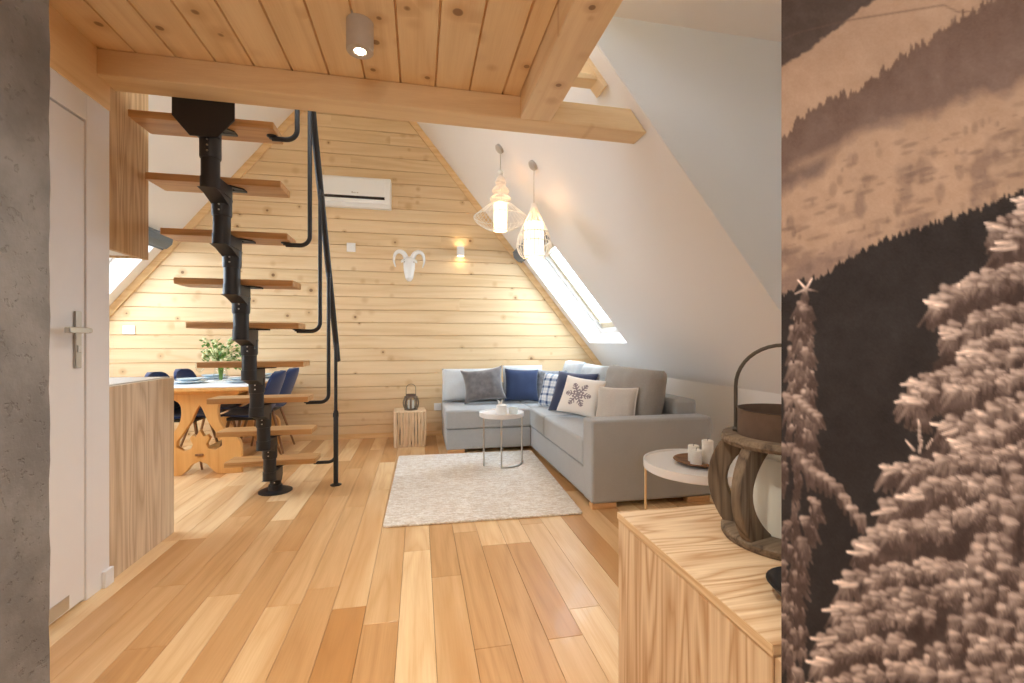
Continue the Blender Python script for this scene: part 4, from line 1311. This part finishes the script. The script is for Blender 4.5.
# on the side table: wooden plate with three candles
zs = .455 - .012
wp = MB().lathe([(0, 0), (.06, 0), (.11, .010), (.135, .022), (.132, .026), (.105, .016), (.06, .008), (0, .007)], 44).build('wooden_plate', M['plate_wood'])
wp.location = (1.475, 2.19, zs + .0005)
tag(wp, 'brown turned wooden plate with candles on the round side table', 'plate')
def candle(x, y, r, h, lb):
    t = thing('pillar_candle', (x, y, zs + .0085), 0, lb, 'candle', 'white candles on the wooden plate')
    MB().lathe([(0, 0), (r, 0), (r, h - .003), (r - .003, h), (r * .5, h - .004), (0, h - .005)], 28).build('wax_body', M['wax'], t)
    MB().tube([(0, 0, h - .006), (.001, 0, h + .006), (.004, 0, h + .011)], .0012, 6).build('wick', M['wick'], t)
    return t
candle(1.437, 2.165, .029, .075, 'short white candle at the near rim of the wooden plate')
candle(1.462, 2.225, .029, .085, 'middle-height white candle at the back of the wooden plate')
candle(1.510, 2.172, .029, .122, 'tallest white candle on the wooden plate')

# ------------------------------------------------------------------ branch stool with a lantern
sx, sy = -.097, 5.02
sw, sh = .165, .365
stl = thing('branch_stool', (sx, sy, 0), R(3), 'square side stool bundled from pale upright branches by the plank wall', 'stool')
k = 0
def rod(x, y):
    global k
    k += 1
    rr = random.uniform(.0135, .0175)
    dx = [random.uniform(-.006, .006) for _ in range(4)]
    pts = spline([(x + dx[0], y, 0), (x + dx[1], y + dx[2] * .5, sh * .35), (x + dx[2], y, sh * .7), (x + dx[3] * .5, y, sh)], 3)
    mb = MB(); mb.cur = random.random()
    mb.tube(pts, [rr * random.uniform(.92, 1.08) for _ in pts], 9)
    mb.build('branch', M['twig'], stl, smooth=50)
n = 11
for i in range(n):
    c = -sw + .015 + (2 * sw - .03) * i / (n - 1)
    rod(c, -sw + .015); rod(c, sw - .015)
    if 0 < i < n - 1:
        rod(-sw + .015, c); rod(sw - .015, c)
MB().box(-sw + .032, sw - .032, -sw + .032, sw - .032, .02, sh - .012).build('core', M['dark_void'], stl, smooth=0)  # dark box standing in for the shade between the branches
# upright branches fill the top as well: their sawn ends make the seat
MB().box(-sw + .018, sw - .018, -sw + .018, sw - .018, sh - .011, sh).build('stool_top', M['twig'], stl, smooth=0, bevel=.003)

def lantern(name, loc, lb, R0, Hb, rib_w, rib_t, nrib, wood_m, disc_m, collar_r, collar_h, handle_h, cr, chh, thick, rot=0, handle_az=0, spread=None):
    t = thing(name, loc, rot, lb, 'lantern')
    rb = R0 * .77
    MB().lathe([(0, 0), (rb, 0), (rb + thick * .2, thick * .3), (rb + thick * .2, thick * .8), (rb - .003, thick), (0, thick)], 48).build('base_disc', disc_m, t)
    MB().lathe([(collar_r * 1.02, Hb - thick), (rb, Hb - thick), (rb + .004, Hb - thick * .6), (rb, Hb), (collar_r * 1.02, Hb), (collar_r * 1.02, Hb - thick)], 48).build('top_ring', disc_m, t)
    for i in range(nrib):
        a = 2 * PI * i / nrib
        m = Matrix.Rotation(a, 3, 'Z')
        mb = MB()
        N = 14
        rings = []
        for j in range(N + 1):
            s = j / N
            z = thick * .75 + (Hb - thick * 1.5) * s
            bulge = math.sin(PI * s) ** .8
            ro = rb - rib_t * .1 + (R0 - rb) * bulge
            ri = ro - rib_t * (1.0 + .9 * (1 - bulge))
            ring = [mb.bm.verts.new(m @ Vector(p)) for p in ((ri, -rib_w / 2, z), (ro, -rib_w / 2, z), (ro, rib_w / 2, z), (ri, rib_w / 2, z))]
            rings.append(ring)
        for p, q in zip(rings, rings[1:]):
            for e in range(4):
                mb.face([p[e], p[(e + 1) % 4], q[(e + 1) % 4], q[e]])
        mb.face(rings[0]); mb.face(rings[-1])
        mb.build('rib', wood_m, t, smooth=50, bevel=rib_t * .06)
    MB().lathe([(collar_r - .002, Hb - .01), (collar_r, Hb - .01), (collar_r, Hb + collar_h - .002), (collar_r + .002, Hb + collar_h), (collar_r - .002, Hb + collar_h), (collar_r - .002, Hb - .01)], 48).build('collar', M['rusty'], t)
    gr = min(collar_r * .92, R0 * .6)
    MB().lathe([(gr - .002, thick + .001), (gr, thick + .001), (gr, Hb), (gr - .002, Hb), (gr - .002, thick + .001)], 48).build('glass_cylinder', M['lantern_glass'], t)
    c = MB().lathe([(0, thick + .002), (cr, thick + .002), (cr, thick + chh - .004), (cr - .004, thick + chh), (cr * .4, thick + chh - .006), (0, thick + chh - .008)], 36).build('candle', M['wax'], t)
    MB().tube([(0, 0, thick + chh - .009), (.002, 0, thick + chh + .008)], .0015 if cr > .03 else .0008, 6).build('wick', M['wick'], c)
    # bail handle
    hr = collar_r + .004
    z0 = Hb + collar_h * .25
    pts = [(-hr, 0, z0 - .012), (-hr, 0, z0 + (handle_h - hr) * .5)] + [(-hr * math.cos(a), 0, z0 + handle_h - hr + hr * math.sin(a)) for a in [PI * i / 20 for i in range(21)]] + [(hr, 0, z0 + (handle_h - hr) * .5), (hr, 0, z0 - .012)]
    hm = MB(); hm.tube(pts, max(.0028, R0 * .026), 8)
    h = hm.build('bail_handle', M['iron'], t); h.rotation_euler = (0, 0, handle_az)
    for s in (-1, 1):
        q = MB().tube([(s * (hr - .004), 0, z0 - .012), (s * (hr + .007), 0, z0 - .012)], max(.004, R0 * .04), 10).build('rivet', M['iron'], h)
    return t
lantern('candle_lantern', (sx + .012, sy, sh + .001), 'small slatted wooden lantern with a candle on the branch stool', .088, .145, .018, .014, 8, M['dark_wood'], M['dark_wood_flat'], .048, .022, .125, .034, .09, .014, handle_az=R(15))

# ------------------------------------------------------------------ dresser by the mural with the big lantern
DX, DY0, DY1, DZ = .573, .652, 1.245, .60
ds = thing('dresser', (0, 0, 0), 0, 'low pine dresser with bold grain in front, beside the mural', 'cabinet')
MB().box(DX, 1.16, DY0, DY1, .03, DZ - .019).build('body', M['ply_dresser'], ds, smooth=0, bevel=.001)
MB().box(DX - .002, 1.162, DY0 - .004, DY1 + .002, DZ - .0185, DZ).build('top_board', M['ply_dresser_top'], ds, smooth=0, bevel=.0015)
MB().box(DX - .0035, DX - .002, DY0 - .004, DY1 + .002, DZ - .0185, DZ - .0005).build('edge_band', M['edge_band'], ds, smooth=0)
MB().box(DX - .0012, DX, DY0, DY1, DZ - .024, DZ - .0187).build('lower_edge_strip', M['edge_band'], ds, smooth=0)  # narrow strip of edge band wood below the top board
for i, (a, b) in enumerate(((DX + .004, .834), (.838, 1.156))):
    d = MB().box(a, b, DY0 - .0195, DY0 - .001, .05, DZ - .022).build('door', M['ply_dresser'], ds, smooth=0, bevel=.001)
    xx = b - .03 if i == 0 else a + .03
    MB().tube([(xx, DY0 - .019, .36), (xx, DY0 - .038, .36)], .011, 12).build('knob', M['rusty'], d)
    hx = a + .001 if i == 0 else b - .013
    MB().box(hx, hx + .012, DY0 - .026, DY0 - .0195, DZ - .05, DZ - .03).build('hinge', M['rusty'], d, smooth=0, bevel=.001)
MB().box(DX + .02, 1.14, DY0 + .02, DY1 - .02, 0, .03).build('plinth', M['dark_void'], ds, smooth=0)
lantern('floor_lantern', (.906, .992, DZ + .0005), 'big weathered wooden lantern with curved ribs and a candle on the dresser', .183, .262, .027, .046, 6, M['dark_wood'], M['dark_wood_flat'], .106, .066, .212, .070, .19, .022, rot=R(14), handle_az=R(123))
mb = MB(); mb.lathe([(0, 0), (.035, 0), (.06, .012), (.078, .032), (.075, .033), (.055, .016), (0, .006)], 30)
o = mb.build('black_dish', M['black']); o.location = (.737, .738, DZ + .0005)
tag(o, 'black dish on the dresser in front of the lantern, cut off by the mural edge', 'dish')

# ------------------------------------------------------------------ light
w = bpy.data.worlds.new('sky'); scene.world = w
w.use_nodes = True
nt = w.node_tree
bg = nt.nodes['Background']
bg.inputs[0].default_value = (.86, .93, 1.0, 1)
bg.inputs[1].default_value = 11.0
# added fill lights behind the camera, without fixtures
for x, y in ((-.15, .1), (-.15, -.55)):
    la = bpy.data.lights.new('hall_fill', 'POINT'); la.energy = 9; la.color = (1, .96, .91); la.shadow_soft_size = .25
    lo = bpy.data.objects.new('hall_fill', la); COL.objects.link(lo); lo.location = (x, y - .6, 1.8)

# added spot lights without bodies, brightening the hall floor and ceiling
for y in (.55, -.75):
    la = bpy.data.lights.new('hall_fill_spot', 'SPOT'); la.energy = SPOT_W; la.color = (1, .90, .76); la.spot_size = R(115); la.spot_blend = .9; la.shadow_soft_size = .025
    lo = bpy.data.objects.new('hall_fill_spot', la); COL.objects.link(lo); lo.location = (-.225, y, ZC - .165)

# ------------------------------------------------------------------ camera and colour
cam = bpy.data.cameras.new('camera'); co = bpy.data.objects.new('camera', cam); COL.objects.link(co)
cam.sensor_width = 36; cam.lens = 36 * 455 / 1024
cam.clip_start = .02
co.location = (0, 0, 1.1); co.rotation_euler = (R(90), 0, -R(11.55))
scene.camera = co
scene.view_settings.view_transform = 'Standard'
scene.view_settings.look = 'None'
scene.view_settings.gamma = 1
scene.view_settings.use_curve_mapping = False
scene.view_settings.exposure = 0.3
scene.cycles.diffuse_bounces = 8
scene.cycles.max_bounces = 14
scene.cycles.transparent_max_bounces = 12
scene.cycles.sample_clamp_indirect = 8
scene.cycles.caustics_reflective = False
scene.cycles.caustics_refractive = False
